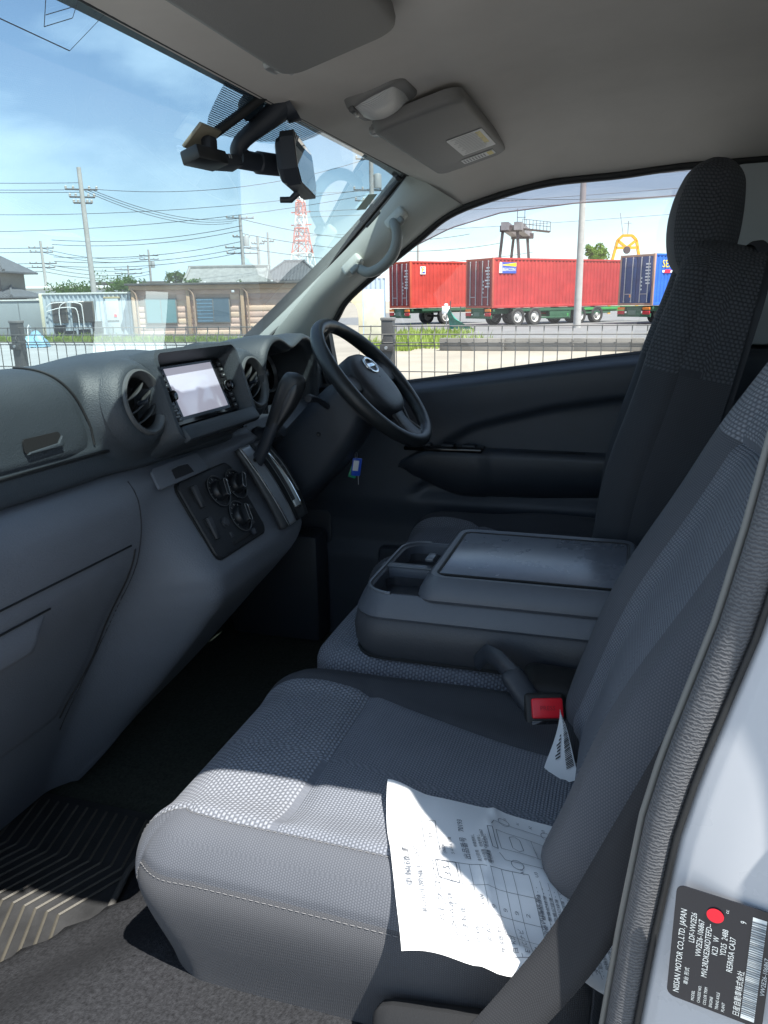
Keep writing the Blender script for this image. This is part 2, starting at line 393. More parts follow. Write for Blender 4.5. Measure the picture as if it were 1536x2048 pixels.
# A pillars
I_P = [(.725, 1.12, 1.375), (.712, .998, 1.466), (.705, .871, 1.567), (.70, .721, 1.692), (.70, .623, 1.786), (.70, .556, 1.860)]
O_P = [(.775, .96, 1.31), (.77, .809, 1.484), (.768, .746, 1.565), (.765, .559, 1.702), (.765, .490, 1.752), (.765, .43, 1.782)]
for s in (1, -1):
    sh = 0 if s > 0 else .07
    a = [p+Vector((sh, 0, 0)) for p in cr(I_P, 30)]; b = [p+Vector((sh*.5, 0, 0)) for p in cr(O_P, 30)]; rows = []
    for p, q in zip(a, b):
        row = []
        for k in range(13):
            t = k/12; v = p.lerp(q, t); bul = math.sin(math.pi*t)**.8
            row.append(Vector((s*(v.x-.030*bul), v.y-.010*bul, v.z-.006*bul)))
        rows.append(row)
    grid('pillar_trim', rows, M_TRIM, van, flip=(s < 0))
    rows = [[Vector((s*(p.lerp(q, t).x+.02+.035*math.sin(math.pi*t)), p.lerp(q, t).y+.03*(1-t), p.lerp(q, t).z+.02)) for t in (0, .25, .5, .75, 1)] for p, q in zip(a, b)]
    grid('pillar_skin', rows, M_PAINT, van)
seal_path = cr([(.772, .97, 1.30), (.772, .809, 1.484), (.77, .746, 1.565), (.768, .559, 1.700), (.768, .465, 1.764), (.768, .336, 1.804), (.768, .212, 1.827), (.768, .047, 1.835), (.768, -.10, 1.846), (.768, -.42, 1.853)], 60)
tube('door_seal', seal_path, .011, M_BLACK, van, up=(1, 0, 0))
# small glass clips at the upper right corner of the windshield and on the pillar edge
box('trim_clip', (.665, .575, 1.842), (.022, .012, .012), M_BLACK, van, .003, rot=(-.7, 0, 0))
box('trim_clip', (.702, .655, 1.752), (.008, .055, .012), M_BLACK, van, .003, rot=(-.74, 0, 0))
# inspection sticker on glass
def on_ws(x, z, off=-.003): return Vector((x, ws_y(x, z), z))+wsn*off
def ws_quad(name, pts, m, parent=van): return mesh_obj(name, [on_ws(*p) for p in pts], [tuple(range(len(pts)))], m, parent, smooth=False)
ws_quad('inspection_sticker', [(.575, 1.800), (.625, 1.806), (.632, 1.772), (.580, 1.766)], mat('sticker_green', (.42, .52, .44), .5))
ws_quad('sticker_print', [(.592, 1.793), (.612, 1.796), (.618, 1.780), (.597, 1.776)], mat('sticker_ink', (.55, .52, .35), .5, var=.5, vscale=300))
# dotted shade band behind the mirror
def dots_mat():
    m = bpy.data.materials.new('dotted_shade'); m.use_nodes = True; N = m.node_tree.nodes; L = m.node_tree.links; N.remove(N['Principled BSDF'])
    tc = N.new('ShaderNodeTexCoord'); mp = N.new('ShaderNodeMapping'); mp.inputs['Scale'].default_value = (1/.0032, 1/.0032, 1)
    v = N.new('ShaderNodeTexVoronoi'); v.inputs['Scale'].default_value = 1; v.inputs['Randomness'].default_value = 0
    L.new(tc.outputs['UV'], mp.inputs[0]); L.new(mp.outputs[0], v.inputs['Vector'])
    c = N.new('ShaderNodeMath'); c.operation = 'LESS_THAN'; c.inputs[1].default_value = .44; L.new(v.outputs['Distance'], c.inputs[0])
    t = N.new('ShaderNodeBsdfTransparent'); d = N.new('ShaderNodeBsdfDiffuse'); d.inputs[0].default_value = (.03, .05, .07, 1)
    mx = N.new('ShaderNodeMixShader'); L.new(c.outputs[0], mx.inputs[0]); L.new(t.outputs[0], mx.inputs[1]); L.new(d.outputs[0], mx.inputs[2]); L.new(mx.outputs[0], N['Material Output'].inputs[0])
    return m
def dot_edge(x):   # lower limit of the band
    return interp([-.235, -.222, -.212, -.195, -.15, -.05, .09, .125, .14], [1.855, 1.825, 1.812, 1.805, 1.803, 1.811, 1.832, 1.846, 1.857], x)
P = [[on_ws(x, lerp(1.858, dot_edge(x), t)) for t in [i/10 for i in range(11)]] for x in [-.235+.375*j/40 for j in range(41)]]
o = grid('dotted_shade', P, dots_mat(), van)
for p in o.data.polygons:
    for li, vi in zip(p.loop_indices, p.vertices):
        v = o.data.vertices[vi].co; o.data.uv_layers[0].data[li].uv = (v.x, v.z*1.48)
# antenna film: thin printed lines and a small amplifier outline
fl = Soup()
for a, b in (((-.70, 1.822), (-.526, 1.8205)), ((-.526, 1.8205), (-.505, 1.866)), ((-.575, 1.829), (-.547, 1.8435)), ((-.575, 1.829), (-.592, 1.848)), ((-.547, 1.8435), (-.557, 1.866)), ((-.581, 1.837), (-.552, 1.852))):
    fl.line(a[0], a[1], b[0], b[1], .0009)
fl.build('antenna_film', mat('film_ink', (.16, .18, .20), .5), van, fn=lambda v: on_ws(v.x, v.y))

# rear of the cab: partition panels, B pillars, side walls
M_PANEL = mat('rear_wall_panel', (.50, .54, .57), .6, var=.05, vscale=4, bump=.05)
for s in (1, -1):
    xs_ = s*.80
    box('side_wall', (s*.815, -.70, 1.63), (.03, .62, .42), M_PANEL, van, .004); box('side_wall', (s*.815, -2.95, 1.63), (.03, .22, .42), M_PANEL, van, .004)
    mesh_obj('rear_window', [(s*.82, -1.0, 1.42), (s*.82, -2.85, 1.42), (s*.82, -2.85, 1.84), (s*.82, -1.0, 1.84)], [(0, 1, 2, 3)], glass('privacy_glass', (.55, .58, .58), 1.0), van, smooth=False)
    box('side_wall', (s*.80, -1.72, 1.03), (.05, 2.70, .78), M_DARK, van, .004)
box('pillar_cover', (.785, -.315, 1.640), (.05, .20, .42), M_PANEL, van, .012)
box('pillar_cover', (.785, -.335, 1.05), (.06, .16, .75), M_DARK, van, .012)
box('belt_slot', (.752, -.315, 1.335), (.012, .045, .030), M_BLACK, van, .006)
lathe('belt_knob', [(0, .012), (.016, .010), (.019, 0)], M_BLACK, van, 20, T(.753, -.335, 1.385, 0, -math.pi/2))
box('rear_door_panel', (0, -3.06, 1.0), (1.66, .04, .80), M_PANEL, van, .01); mesh_obj('rear_window', [(-.8, -3.06, 1.40), (.8, -3.06, 1.40), (.8, -3.06, 1.90), (-.8, -3.06, 1.90)], [(0, 1, 2, 3)], glass('privacy_glass', (.55, .58, .58), 1.0), van, smooth=False)
box('rail', (.797, -1.0, 1.625), (.012, 1.3, .012), M_DARK, van, .003)
# left B pillar: white jamb, ribbed seal
def pil_y(z): return interp([.4, .96, 1.055, 1.16, 1.215, 1.285, 1.33, 1.40, 1.86], [.010, -.029, -.036, -.046, -.056, -.073, -.084, -.096, -.16], z)
rows = []
for i in range(41):
    z = .45+1.42*i/40; y0 = pil_y(z)
    pl = cr([(-.735, y0+.004, z), (-.765, y0-.006, z), (-.793, y0-.014, z), (-.803, y0-.022, z), (-.808, y0-.030, z), (-.8185, y0-.055, z), (-.8265, y0-.090, z), (-.833, y0-.14, z), (-.845, min(y0-.155, -.205), z), (-.893, -.222, z)], 40)
    rows.append(pl)
grid('door_jamb', rows, M_PAINT, van, flip=True)
box('side_skin', (-.885, -1.62, .95), (.02, 2.82, .92), M_PAINT, van, .004); box('side_skin', (-.885, -.62, 1.63), (.02, .80, .50), M_PAINT, van, .004)  # near-side skin pushed outward so its edge shades the jamb
box('side_skin', (.845, -1.78, .98), (.02, 2.75, .82), M_PAINT, van, .004)
def seal_mat():
    m = mat('ribbed_seal', (.085, .088, .095), .72, spec=.3); N = m.node_tree.nodes; L = m.node_tree.links
    tc = N.new('ShaderNodeTexCoord'); w = N.new('ShaderNodeTexWave'); w.wave_type = 'BANDS'; w.bands_direction = 'Z'; w.inputs['Scale'].default_value = 105; w.inputs['Distortion'].default_value = 5.5; w.inputs['Detail'].default_value = 2; w.inputs['Detail Scale'].default_value = 3
    L.new(tc.outputs['Object'], w.inputs['Vector'])
    b = N.new('ShaderNodeBump'); b.inputs['Strength'].default_value = .3; b.inputs['Distance'].default_value = .0015; L.new(w.outputs['Fac'], b.inputs['Height']); L.new(b.outputs[0], N['Principled BSDF'].inputs['Normal'])
    r = N.new('ShaderNodeValToRGB'); r.color_ramp.elements[0].color = (.065, .067, .073, 1); r.color_ramp.elements[1].color = (.115, .118, .125, 1); L.new(w.outputs['Fac'], r.inputs[0]); L.new(r.outputs[0], N['Principled BSDF'].inputs['Base Color'])
    return m
M_SEAL = seal_mat()
zz = [.45+1.42*i/60 for i in range(61)]
tube('door_seal', [(-.7865, pil_y(z)-.002, z) for z in zz], .0128, M_SEAL, van, n=14, up=(1, 0, 0), flat=.95)
tube('seal_lip', [(-.778, pil_y(z)+.0115, z) for z in zz], .0028, mat('seal_lip_rubber', (.16, .16, .15), .6), van, up=(1, 0, 0))
tube('seal_lip', [(-.7985, pil_y(z)-.0125, z) for z in zz], .0024, M_BLACK, van, up=(1, 0, 0))
# inner trim behind the left seal
rows = [[Vector(p) for p in cr([(-.782, pil_y(z)+.008, z), (-.765, pil_y(z)-.012, z), (-.755, pil_y(z)-.10, z), (-.752, -.45, z)], 16)] for z in [.45+1.40*i/20 for i in range(21)]]
grid('pillar_cover', rows, M_DARK, van)

# floor
def floor_z(x, y):
    base = sinterp([-.2, .44, .70, .755, .80, .83], [.77, .762, .672, .645, .565, .55], y - .10*smooth01((-.35-x)/.35)*0)
    return base
def fl_y_shift(x): return interp([-.83, -.70, -.60, -.485, -.45, -.36, -.1, .8], [.16, .09, .02, -.055, -.06, -.035, -.04, -.06], x)
P = [[Vector((x, y, floor_z(x, y-fl_y_shift(x)))) for x in [-.83+.6*j/34 for j in range(35)]] for y in [1.30-.034*i for i in range(46)]]
grid('floor_carpet', P, M_CARPET, van)
P = [[Vector((x, y, floor_z(x, y+.06)-.004)) for x in [-.24+1.01*j/16 for j in range(17)]] for y in [1.30-.034*i for i in range(46)]]
grid('floor_carpet', P, M_CARPET_D, van)
box('door_sill', (-.825, .45, .44), (.05, 1.5, .16), M_PAINT, van, .02)
box('cargo_floor', (0, -1.6, .66), (1.6, 2.8, .06), M_CARPET_D, van, .01)
box('door_sill', (.80, .30, .52), (.08, 1.7, .20), M_DARK, van, .02)
box('firewall', (0, 1.33, .85), (1.56, .04, 1.0), M_DARK, van, .01)
box('front_skin', (0, 1.42, .95), (1.62, .05, .80), M_PAINT, van, .03)
for s in (1, -1): box('cowl_side', (s*.775, 1.10, .85), (.03, .55, .92), M_DARK, van, .01)
box('cowl_grille', (0, 1.26, 1.335), (1.5, .14, .03), M_BLACK, van, .01)
box('footwell_trim', (.70, .98, .72), (.10, .30, .34), M_DARK, van, .02)

# rubber floor mat with raised chevrons
mt = thing('floor_mat', 'black rubber floor mat with raised chevron ridges in passenger footwell', 'floor mat')
def mat_z(x, y): return floor_z(x, y-fl_y_shift(x))+.007 if y > .74 else floor_z(x, .74)
M_MAT = mat('mat_rubber', (.026, .027, .029), .55, bump=.3, bscale=300, var=.45, vscale=14)
def mat_back(x): return interp([-.72, -.60, -.485, -.45, -.36, -.2], [.925, .855, .782, .775, .800, .805], x)
P = [[Vector((x, lerp(1.28, mat_back(x), t), .558)) for x in [-.72+.52*j/26 for j in range(27)]] for t in [i/8 for i in range(9)]]
grid('sheet', P, M_MAT, mt)
bm = bmesh.new()
yy = .80
k = 0
while yy < 1.3:
    tip = (-.475, yy+.055)
    for (xa, ya), (xb, yb) in (((-.70, yy+.012), (-.60, yy-.004)), ((-.60, yy-.004), (-.475, yy+.055)), ((-.475, yy+.055), (-.35, yy-.004)), ((-.35, yy-.004), (-.22, yy+.03))):
        t0 = next((q/20 for q in range(21) if lerp(ya, yb, q/20) > mat_back(lerp(xa, xb, q/20))+.006), None)
        t1 = next((q/20 for q in range(20, -1, -1) if lerp(ya, yb, q/20) > mat_back(lerp(xa, xb, q/20))+.006), None)
        if t0 is None or t1 is None or t1-t0 < .1: continue
        tube_bm([(lerp(xa, xb, t0), lerp(ya, yb, t0), .5585), (lerp(xa, xb, t1), lerp(ya, yb, t1), .5585)], .0030, 5, bm)
    yy += .0235; k += 1
kind(bm_obj('ridge', bm, mat('mat_ridge', (.062, .058, .048), .6, bump=.2, var=.3, vscale=20), mt), 'stuff')
tube('rolled_edge', [(x, mat_back(x)-.002, .566) for x in [-.72+.52*j/50 for j in range(51)]], .006, mat('mat_edge', (.07, .068, .065), .8, bump=.6, bscale=400), mt)
# ------------------------------------------------------------------ driver's door
door = thing('driver_door', 'dark moulded front door across the cab with armrest and window', 'car door')
M_DOOR = mat('door_plastic', (.042, .052, .068), .48, bump=.22, bscale=900, var=.10, vscale=7)
def belt(y): return cinterp([-.6, -.05, .56, .80, 1.0], [1.452, 1.412, 1.331, 1.300, 1.285], y)
ins = [(-.6, 1.27), (-.10, 1.285), (-.05, 1.30), (.0, 1.308), (.189, 1.276), (.39, 1.221), (.46, 1.183), (.506, 1.131), (.53, 1.06), (.60, .98)]
def ins_z(y): return interp([p[0] for p in ins], [p[1] for p in ins], y)
def door_x(y, z):
    b = belt(y); d = b-z
    x = .79-.052*smooth01(d/.030) + .010*smooth01((d-.05)/.10)       # rounded sill rolling into the panel
    t = smooth01((ins_z(y)-z)/.022)*smooth01((.60-y)/.06)            # insert recess
    x += .020*t*smooth01((z-.98)/.05)
    x += .018*smooth01((1.0-z)/.10)
    x -= .018*smooth01((.86-z)/.06)
    return x
P = []
for i in range(80):
    y = 1.02-1.46*i/79; b = belt(y)
    P.append([Vector((door_x(y, z), y, z)) for z in [b-(b-.54)*(j/110) for j in range(111)]])
for r in P: r.insert(0, Vector((.83, r[0].y, r[0].z-.006)))
grid('door_panel', P, M_DOOR, door, flip=True)
grid('window_sweep', [[Vector((.785, y, belt(y)-.004)), Vector((.795, y, belt(y)+.004)), Vector((.815, y, belt(y)+.002))] for y in [1.0-.05*i for i in range(30)]], M_BLACK, door)
# armrest
def arm_sec(y, top, bot, xo):
    return [Vector((.785, y, top+.004)), Vector((xo+.012, y, top+.002)), Vector((xo+.003, y, top-.004)), Vector((xo, y, top-.016)), Vector((xo+.004, y, (top+bot)/2)), Vector((xo+.025, y, bot+.012)), Vector((xo+.05, y, bot)), Vector((.79, y, bot-.004))]
rows = []
for i in range(50):
    t = i/49; y = .625-.98*t
    k = smooth01(t/.06); top = lerp(1.10, 1.148, smooth01(t/.12))-.004*t; bot = lerp(1.075, 1.012, smooth01(t/.22))+.03*smooth01((t-.3)/.6)
    xo = lerp(.76, .702, k)+.012*smooth01((t-.27)/.02); rows.append(arm_sec(y, top, bot, xo))
M_ARM = mat('armrest_plastic', (.034, .041, .053), .45, bump=.22, bscale=900, var=.08)
grid('armrest', rows, M_ARM, door)
sw = box('switch_panel', (.735, .47, 1.151), (.062, .22, .012), M_GLOSSK, door, .004)
for k, y in enumerate((.40, .46, .525)):
    box('window_switch', (.735, y, 1.159), (.026, .036, .008), M_DARK, sw, .003)
lathe('mirror_knob', [(0, .008), (.009, .008), (.011, 0)], M_DARK, door, 16, T(.735, .565, 1.152))
box('pull_recess', (.745, .19, 1.146), (.03, .20, .006), M_BLACK, door, .002)
# inside release lever and lower pocket lip
box('door_pocket', (.742, .36, .80), (.05, .62, .10), M_ARM, door, .02)
# window glass, rain visor, guide
def frame_top(y): return interp([-.42, -.103, .048, .218, .346, .478, .575, .768, .832, .95], [1.87, 1.862, 1.855, 1.846, 1.822, 1.779, 1.72, 1.572, 1.49, 1.33], y)
yl = [.95-1.39*i/60 for i in range(61)]
P = [[Vector((.815+.02*(1-t), y, lerp(belt(y)-.02, max(belt(y)-.01, frame_top(y)), t))) for t in (0, .25, .5, .75, 1)] for y in yl]
grid('window_glass', P, M_WIN, door)
def visor_low(y): return interp([-.42, -.087, .156, .351, .487, .586, .70, .798, .86], [1.802, 1.792, 1.786, 1.771, 1.738, 1.696, 1.622, 1.548, 1.47], y)
yl = [.86-1.27*i/60 for i in range(61)]
M_SMOKE = glass('smoked_visor', (.63, .56, .60), .7, .12)
P = [[Vector((.835+.035*math.sin(t*math.pi/2), y, lerp(frame_top(y)+.02, visor_low(y), t))) for t in [k/5 for k in range(6)]] for y in yl]
rv = grid('rain_visor', P, M_SMOKE, door)
tube('visor_rim', [(.870, y, visor_low(y)) for y in yl], .0018, mat('visor_rim', (.45, .38, .42), .3), door, n=6)
for y in (.10, .60): box('visor_clip', (.828, y, frame_top(y)-.012), (.014, .012, .016), M_BLACK, door, .004)
# door frame outside the seal
tube('window_frame', [(.80, y, frame_top(y)+.018) for y in [.95-1.39*i/50 for i in range(51)]], .016, M_BLACK, door, n=8, up=(1, 0, 0))
tube('window_frame', [(.805, -.215, z) for z in (1.40, 1.6, 1.86)], .022, M_BLACK, door, n=8, up=(1, 0, 0))
prism('mirror_gusset', [(0.80, 1.29), (.95, 1.29), (.95, 1.34), (.83, 1.475)], .03, M_BLACK, door, frame((.795, 0, 0), (0, 1, 0), (0, 0, 1)))
M_DSKIN = M_PAINT
box('outer_skin', (.845, .26, .92), (.02, 1.4, .80), M_PAINT, door, .008)
# exterior mirror on this door
dm = thing('door_mirror', 'black exterior door mirror reflecting sky, seen behind steering wheel', 'mirror')
Mm = frame((.985, .855, 1.445), (.94, -.33, 0), (0, 0, 1))
bm_obj('housing', prism_bm(rrect(.175, .215, .05), .06, Mm @ Matrix.Translation((0, 0, -.062)), .015), M_BLACK, dm)
prism('mirror_glass', rrect(.158, .198, .042), .002, mat('mirror_silver', (.85, .87, .9), .01, 1.0), dm, Mm @ Matrix.Translation((0, 0, .0005)))
tube('mirror_arm', [(.84, .90, 1.33), (.90, .91, 1.345), (.96, .90, 1.36)], .02, M_BLACK, dm)
# ------------------------------------------------------------------ near door, swung wide open ahead of the camera position
od = thing('passenger_door', 'near front door swung wide open, out of the picture on the left', 'car door', (-.845, .955, 0), math.radians(168))  # unseen door, added to hold back sky light from the front left
def od_low(t): return sinterp([0, .3, 1], [.47, .45, .48], t)
P = [[Vector((1.08*t, .035*math.sin(math.pi*k/8)*.6+.02, lerp(od_low(t), lerp(1.30, 1.43, t), k/8))) for k in range(9)] for t in [i/12 for i in range(13)]]
grid('outer_skin', P, M_PAINT, od)
P = [[Vector((1.06*t+.01, -.045-.02*math.sin(math.pi*k/8), lerp(od_low(t)+.02, lerp(1.30, 1.43, t), k/8))) for k in range(9)] for t in [i/12 for i in range(13)]]
grid('inner_panel', P, M_DARK, od)
box('armrest', (.50, -.09, 1.10), (.75, .07, .09), M_ARM, od, .025)
box('door_pocket', (.50, -.085, .72), (.70, .06, .14), M_ARM, od, .02)
tube('window_frame', cr([(.02, -.01, 1.30), (.30, -.01, 1.62), (.50, -.01, 1.78), (.75, -.01, 1.84), (1.02, -.01, 1.85), (1.06, -.01, 1.70), (1.07, -.01, 1.43)], 40), .022, M_BLACK, od)
P = [[Vector((x, .0, lerp(lerp(1.30, 1.43, x/1.08), zt, q))) for q in (0, .5, 1)] for x, zt in ((.05, 1.33), (.30, 1.61), (.50, 1.77), (.75, 1.83), (1.03, 1.84))]
grid('window_glass', P, M_WIN, od)
# ------------------------------------------------------------------ dashboard
dash = thing('dashboard', 'dark van dashboard with two round vents and grey lower half', 'dashboard')
ST = {  # x stations: (y, z) profile of the upper pad, front to back and down to the seam
 -.78: [(1.24, 1.36), (1.08, 1.415), (.96, 1.442), (.905, 1.447), (.868, 1.438), (.848, 1.412), (.840, 1.37), (.836, 1.325), (.826, 1.292), (.832, 1.276), (.875, 1.268)],
 -.28: [(1.24, 1.36), (1.08, 1.42), (.96, 1.450), (.90, 1.455), (.862, 1.444), (.842, 1.415), (.834, 1.37), (.830, 1.322), (.820, 1.288), (.826, 1.272), (.87, 1.262)],
 -.12: [(1.24, 1.36), (1.08, 1.425), (.96, 1.461), (.895, 1.464), (.860, 1.455), (.838, 1.425), (.830, 1.37), (.826, 1.32), (.812, 1.285), (.816, 1.268), (.86, 1.254)],
 .15: [(1.24, 1.36), (1.08, 1.425), (.96, 1.461), (.895, 1.464), (.860, 1.455), (.838, 1.425), (.830, 1.37), (.826, 1.32), (.812, 1.282), (.816, 1.262), (.86, 1.248)],
 .30: [(1.24, 1.36), (1.08, 1.42), (1.0, 1.452), (.965, 1.460), (.948, 1.455), (.938, 1.43), (.934, 1.39), (.93, 1.35), (.93, 1.31), (.93, 1.28), (.94, 1.25)],
 .60: [(1.24, 1.36), (1.08, 1.41), (1.0, 1.438), (.965, 1.444), (.948, 1.440), (.938, 1.42), (.934, 1.39), (.93, 1.35), (.93, 1.31), (.93, 1.28), (.94, 1.25)],
 .80: [(1.24, 1.34), (1.08, 1.39), (.96, 1.41), (.905, 1.41), (.875, 1.40), (.860, 1.375), (.855, 1.34), (.85, 1.30), (.845, 1.27), (.85, 1.255), (.89, 1.24)]}
SX = sorted(ST); _prof = {x: cr([(0, p[0], p[1]) for p in ST[x]], 56) for x in SX}
def dash_pt(x, k):
    x = max(SX[0], min(SX[-1], x))
    for i in range(len(SX)-1):
        if x <= SX[i+1]:
            t = smooth01((x-SX[i])/(SX[i+1]-SX[i])); v = _prof[SX[i]][k].lerp(_prof[SX[i+1]][k], t)
            d_ = math.hypot(max(-.187-x, 0, x-.225), (v.z-1.380)*1.0) if v.y < .93 else 1
            dy_ = .040*(1-smooth01((d_-.060)/.040))*smooth01(max(abs(x-.012)-.128, abs(v.z-1.385)-.050)/.016)
            dz_ = .030*smooth01((x+.03)/.02)*smooth01((.30-x)/.02)*smooth01((v.y-.868)/.02)*smooth01((1.07-v.y)/.02)
            if v.y < .9:
                for cx_, cz_ in ((-.187, 1.386), (.232, 1.378)): dy_ -= .085*smooth01((.052-math.hypot(x-cx_, v.z-cz_))/.008)
            return Vector((x, v.y-dy_, v.z-dz_))
xs_ = [-.78+1.56*j/208 for j in range(209)]
P = [[dash_pt(x, k) for x in xs_] for k in range(56)]
grid('upper_pad', P, M_DASH, dash, flip=True)
def dash_at(x, z):
    """point of the rear face of the upper pad at height z (below the crest)"""
    for k in range(16, 55):
        a, b = dash_pt(x, k), dash_pt(x, k+1)
        if a.z >= z >= b.z: return a.lerp(b, (a.z-z)/max(1e-6, a.z-b.z))
    return dash_pt(x, 50)
# upper glove box lid: a proud shell following the pad
def lid_r(k): return lerp(-.345, -.280, smooth01((k-14)/24))
lid_rows = []
for i in range(26):
    kf = 14.0+25.5*i/25; k = int(kf); fr_ = kf-k; row = []
    for j in range(34):
        u = j/33; xr_ = lid_r(kf); x = lerp(-.76, xr_, u); a, b = dash_pt(x, k), dash_pt(x, k+1); p = a.lerp(b, fr_)
        edge = min(1, (1-u)*33/1.2, (25-i)/1.2, i/1.0) if True else 1
        e = 25-i; d = (1-u)*33
        if e < 4 and d < 6: edge = min(edge, max(0, (4*6-(4-e)*(6-d))/24*1.0))
        p = p+Vector((0, -.0045, .002))*smooth01(edge) + Vector((0, .004, -.001))*(1-smooth01(edge))
        row.append(p)
    lid_rows.append(row)
lid = grid('glove_box_lid', lid_rows, M_DASH, dash, flip=True)
# finger notch in the lid
nb = dash_at(-.395, 1.352)
Mn = frame((-.397, nb.y-.0055, 1.352), (1, 0, 0), (0, .05, 1))
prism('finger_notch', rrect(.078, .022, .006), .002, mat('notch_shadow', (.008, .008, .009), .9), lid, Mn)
prism('notch_lip', [(-.036, -.012), (.04, -.012), (.04, .004), (.030, -.006), (-.030, -.009)], .006, M_DASH, lid, Mn, .002)
# seam line under the lid and right of it
sl = [dash_pt(lid_r(k)+.0035, k)+Vector((0, -.001, .001)) for k in range(15, 39)]
tube('lid_gap', sl, .0020, M_BLACK, dash, n=6)
tube('lid_gap', [dash_pt(x, 40)+Vector((0, -.0004, .001)) for x in [-.76+.51*i/20 for i in range(21)]], .0030, M_BLACK, dash, n=6)

# lower half
def yl(z): return cinterp([.58, .75, .90, 1.0, 1.10, 1.14, 1.19, 1.235, 1.262, 1.275], [1.09, 1.005, .925, .872, .812, .798, .790, .796, .818, .85], z)
def yc(z): return cinterp([.58, .70, .79, .88, .95, .99, 1.02, 1.045, 1.08, 1.216, 1.25, 1.262], [1.03, .95, .875, .80, .745, .715, .703, .703, .721, .800, .812, .835], z)
def xr(z): return cinterp([.58, .70, .79, .89, .985, 1.03, 1.06, 1.26], [-.16, -.09, .03, .085, .17, .262, .285, .288], z)
def lower_y(x, z):
    w = smooth01((x+.235)/.12); y = lerp(yl(z), yc(z), w)
    return y
P = []
zl = [1.272-.692*i/90 for i in range(91)]
for z in zl:
    row = []; R_ = xr(z)
    for j in range(70):
        u = j/69; x = lerp(-.77, R_-.02, u**.9); row.append(Vector((x, lower_y(x, z), z)))
    y = lower_y(R_, z)
    for a in (25, 50, 75, 90): row.append(Vector((R_-.02+.02*math.sin(math.radians(a)), y+.02*(1-math.cos(math.radians(a))), z)))
    row += [Vector((R_, y+.10, z)), Vector((R_, y+.30, z))]
    P.append(row)
grid('lower_panel', P, M_GREY, dash, flip=True)
def lower_n(x, z):
    e = .004; a = Vector((2*e, lower_y(x+e, z)-lower_y(x-e, z), 0)); b = Vector((0, lower_y(x, z+e)-lower_y(x, z-e), 2*e)); return a.cross(b).normalized()
def on_low(x, z, off=.003): return Vector((x, lower_y(x, z), z))+lower_n(x, z)*off
# lower glove compartment door: proud shell with rounded corner, pull recess
lo = []
for i in range(30):
    v = i/29; row = []
    for j in range(30):
        u = j/29; z = lerp(1.146, .80, v); x = lerp(-.765, -.245-.02*smooth01(v*1.2)*0-.035*smooth01((v-.62)/.38), u); e = min(1, i/1.5, (29-j)/1.5, (29-i)/1.5)
        if i < 5 and 29-j < 5: e = min(e, max(0, 1-((5-i)*(5-(29-j)))/14))
        row.append(on_low(x, z, .0055*smooth01(e)-.002))
    lo.append(row)
gl = grid('lower_glove_door', lo, M_GREY, dash, flip=True)
P = [[on_low(x-.02*v, 1.110-.050*v, .002+.020*math.sin(v*math.pi/2)*smooth01((-.452-.02*v*0-x)/.02)*(1 if v < .99 else .3)) for x in [-.66+.21*k/20 for k in range(21)]] for v in [q/10 for q in range(11)]]
grid('door_pull', P, M_GREY, gl, flip=True)
tube('pull_edge', [on_low(x, 1.113, .005) for x in [-.66+.205*k/12 for k in range(13)]], .0018, M_BLACK, gl, n=6)
tube('panel_gap', [on_low(x, 1.1485, .0008) for x in [-.765+.51*k/20 for k in range(21)]], .0018, M_BLACK, dash, n=6)
tube('panel_gap', [on_low(-.242-.035*smooth01((v-.62)/.38), lerp(1.138, .80, v), .0008) for v in [k/20 for k in range(21)]], .0018, M_BLACK, dash, n=6)
tube('panel_gap', [on_low(-.228-.03*smooth01((v-.5)/.5), lerp(1.255, .76, v), .0004) for v in [k/30 for k in range(31)]], .0014, mat('fine_gap', (.03, .032, .036), .8), dash, n=6)
tube('panel_gap', [dash_pt(x, 53)+Vector((0, -.006, -.001)) for x in [-.77+1.04*k/40 for k in range(41)]], .0035, M_BLACK, dash, n=6)
# pull-out tray above the heater panel
CLX = frame((0, .762, 1.147), (1, 0, 0), (0, .077, .137)); 
CL = CLX @ Matrix.Translation((0, 0, .0035))
TR = frame((-.080, .8025, 1.2425), (1, 0, 0), (0, .040, .062))
tray = bm_obj('cup_tray', prism_bm([(-.086, -.019), (-.080, -.022), (.086, -.019), (.092, -.013), (.082, .02), (-.072, .02), (-.080, .014)], .0055, TR, .002), M_GREY, dash)
prism('tray_pull', [(-.030, -.014), (.035, -.014), (.030, .006), (.0, .0075), (-.025, .005)], .0012, mat('recess_dark', (.02, .021, .024), .7), tray, TR @ Matrix.Translation((0, 0, .0058)))
tube('tray_lip', [TR @ Vector(p) for p in ((-.03, .006, .0065), (0, .0085, .007), (.034, .006, .0065))], .002, M_GREY, tray, n=6)

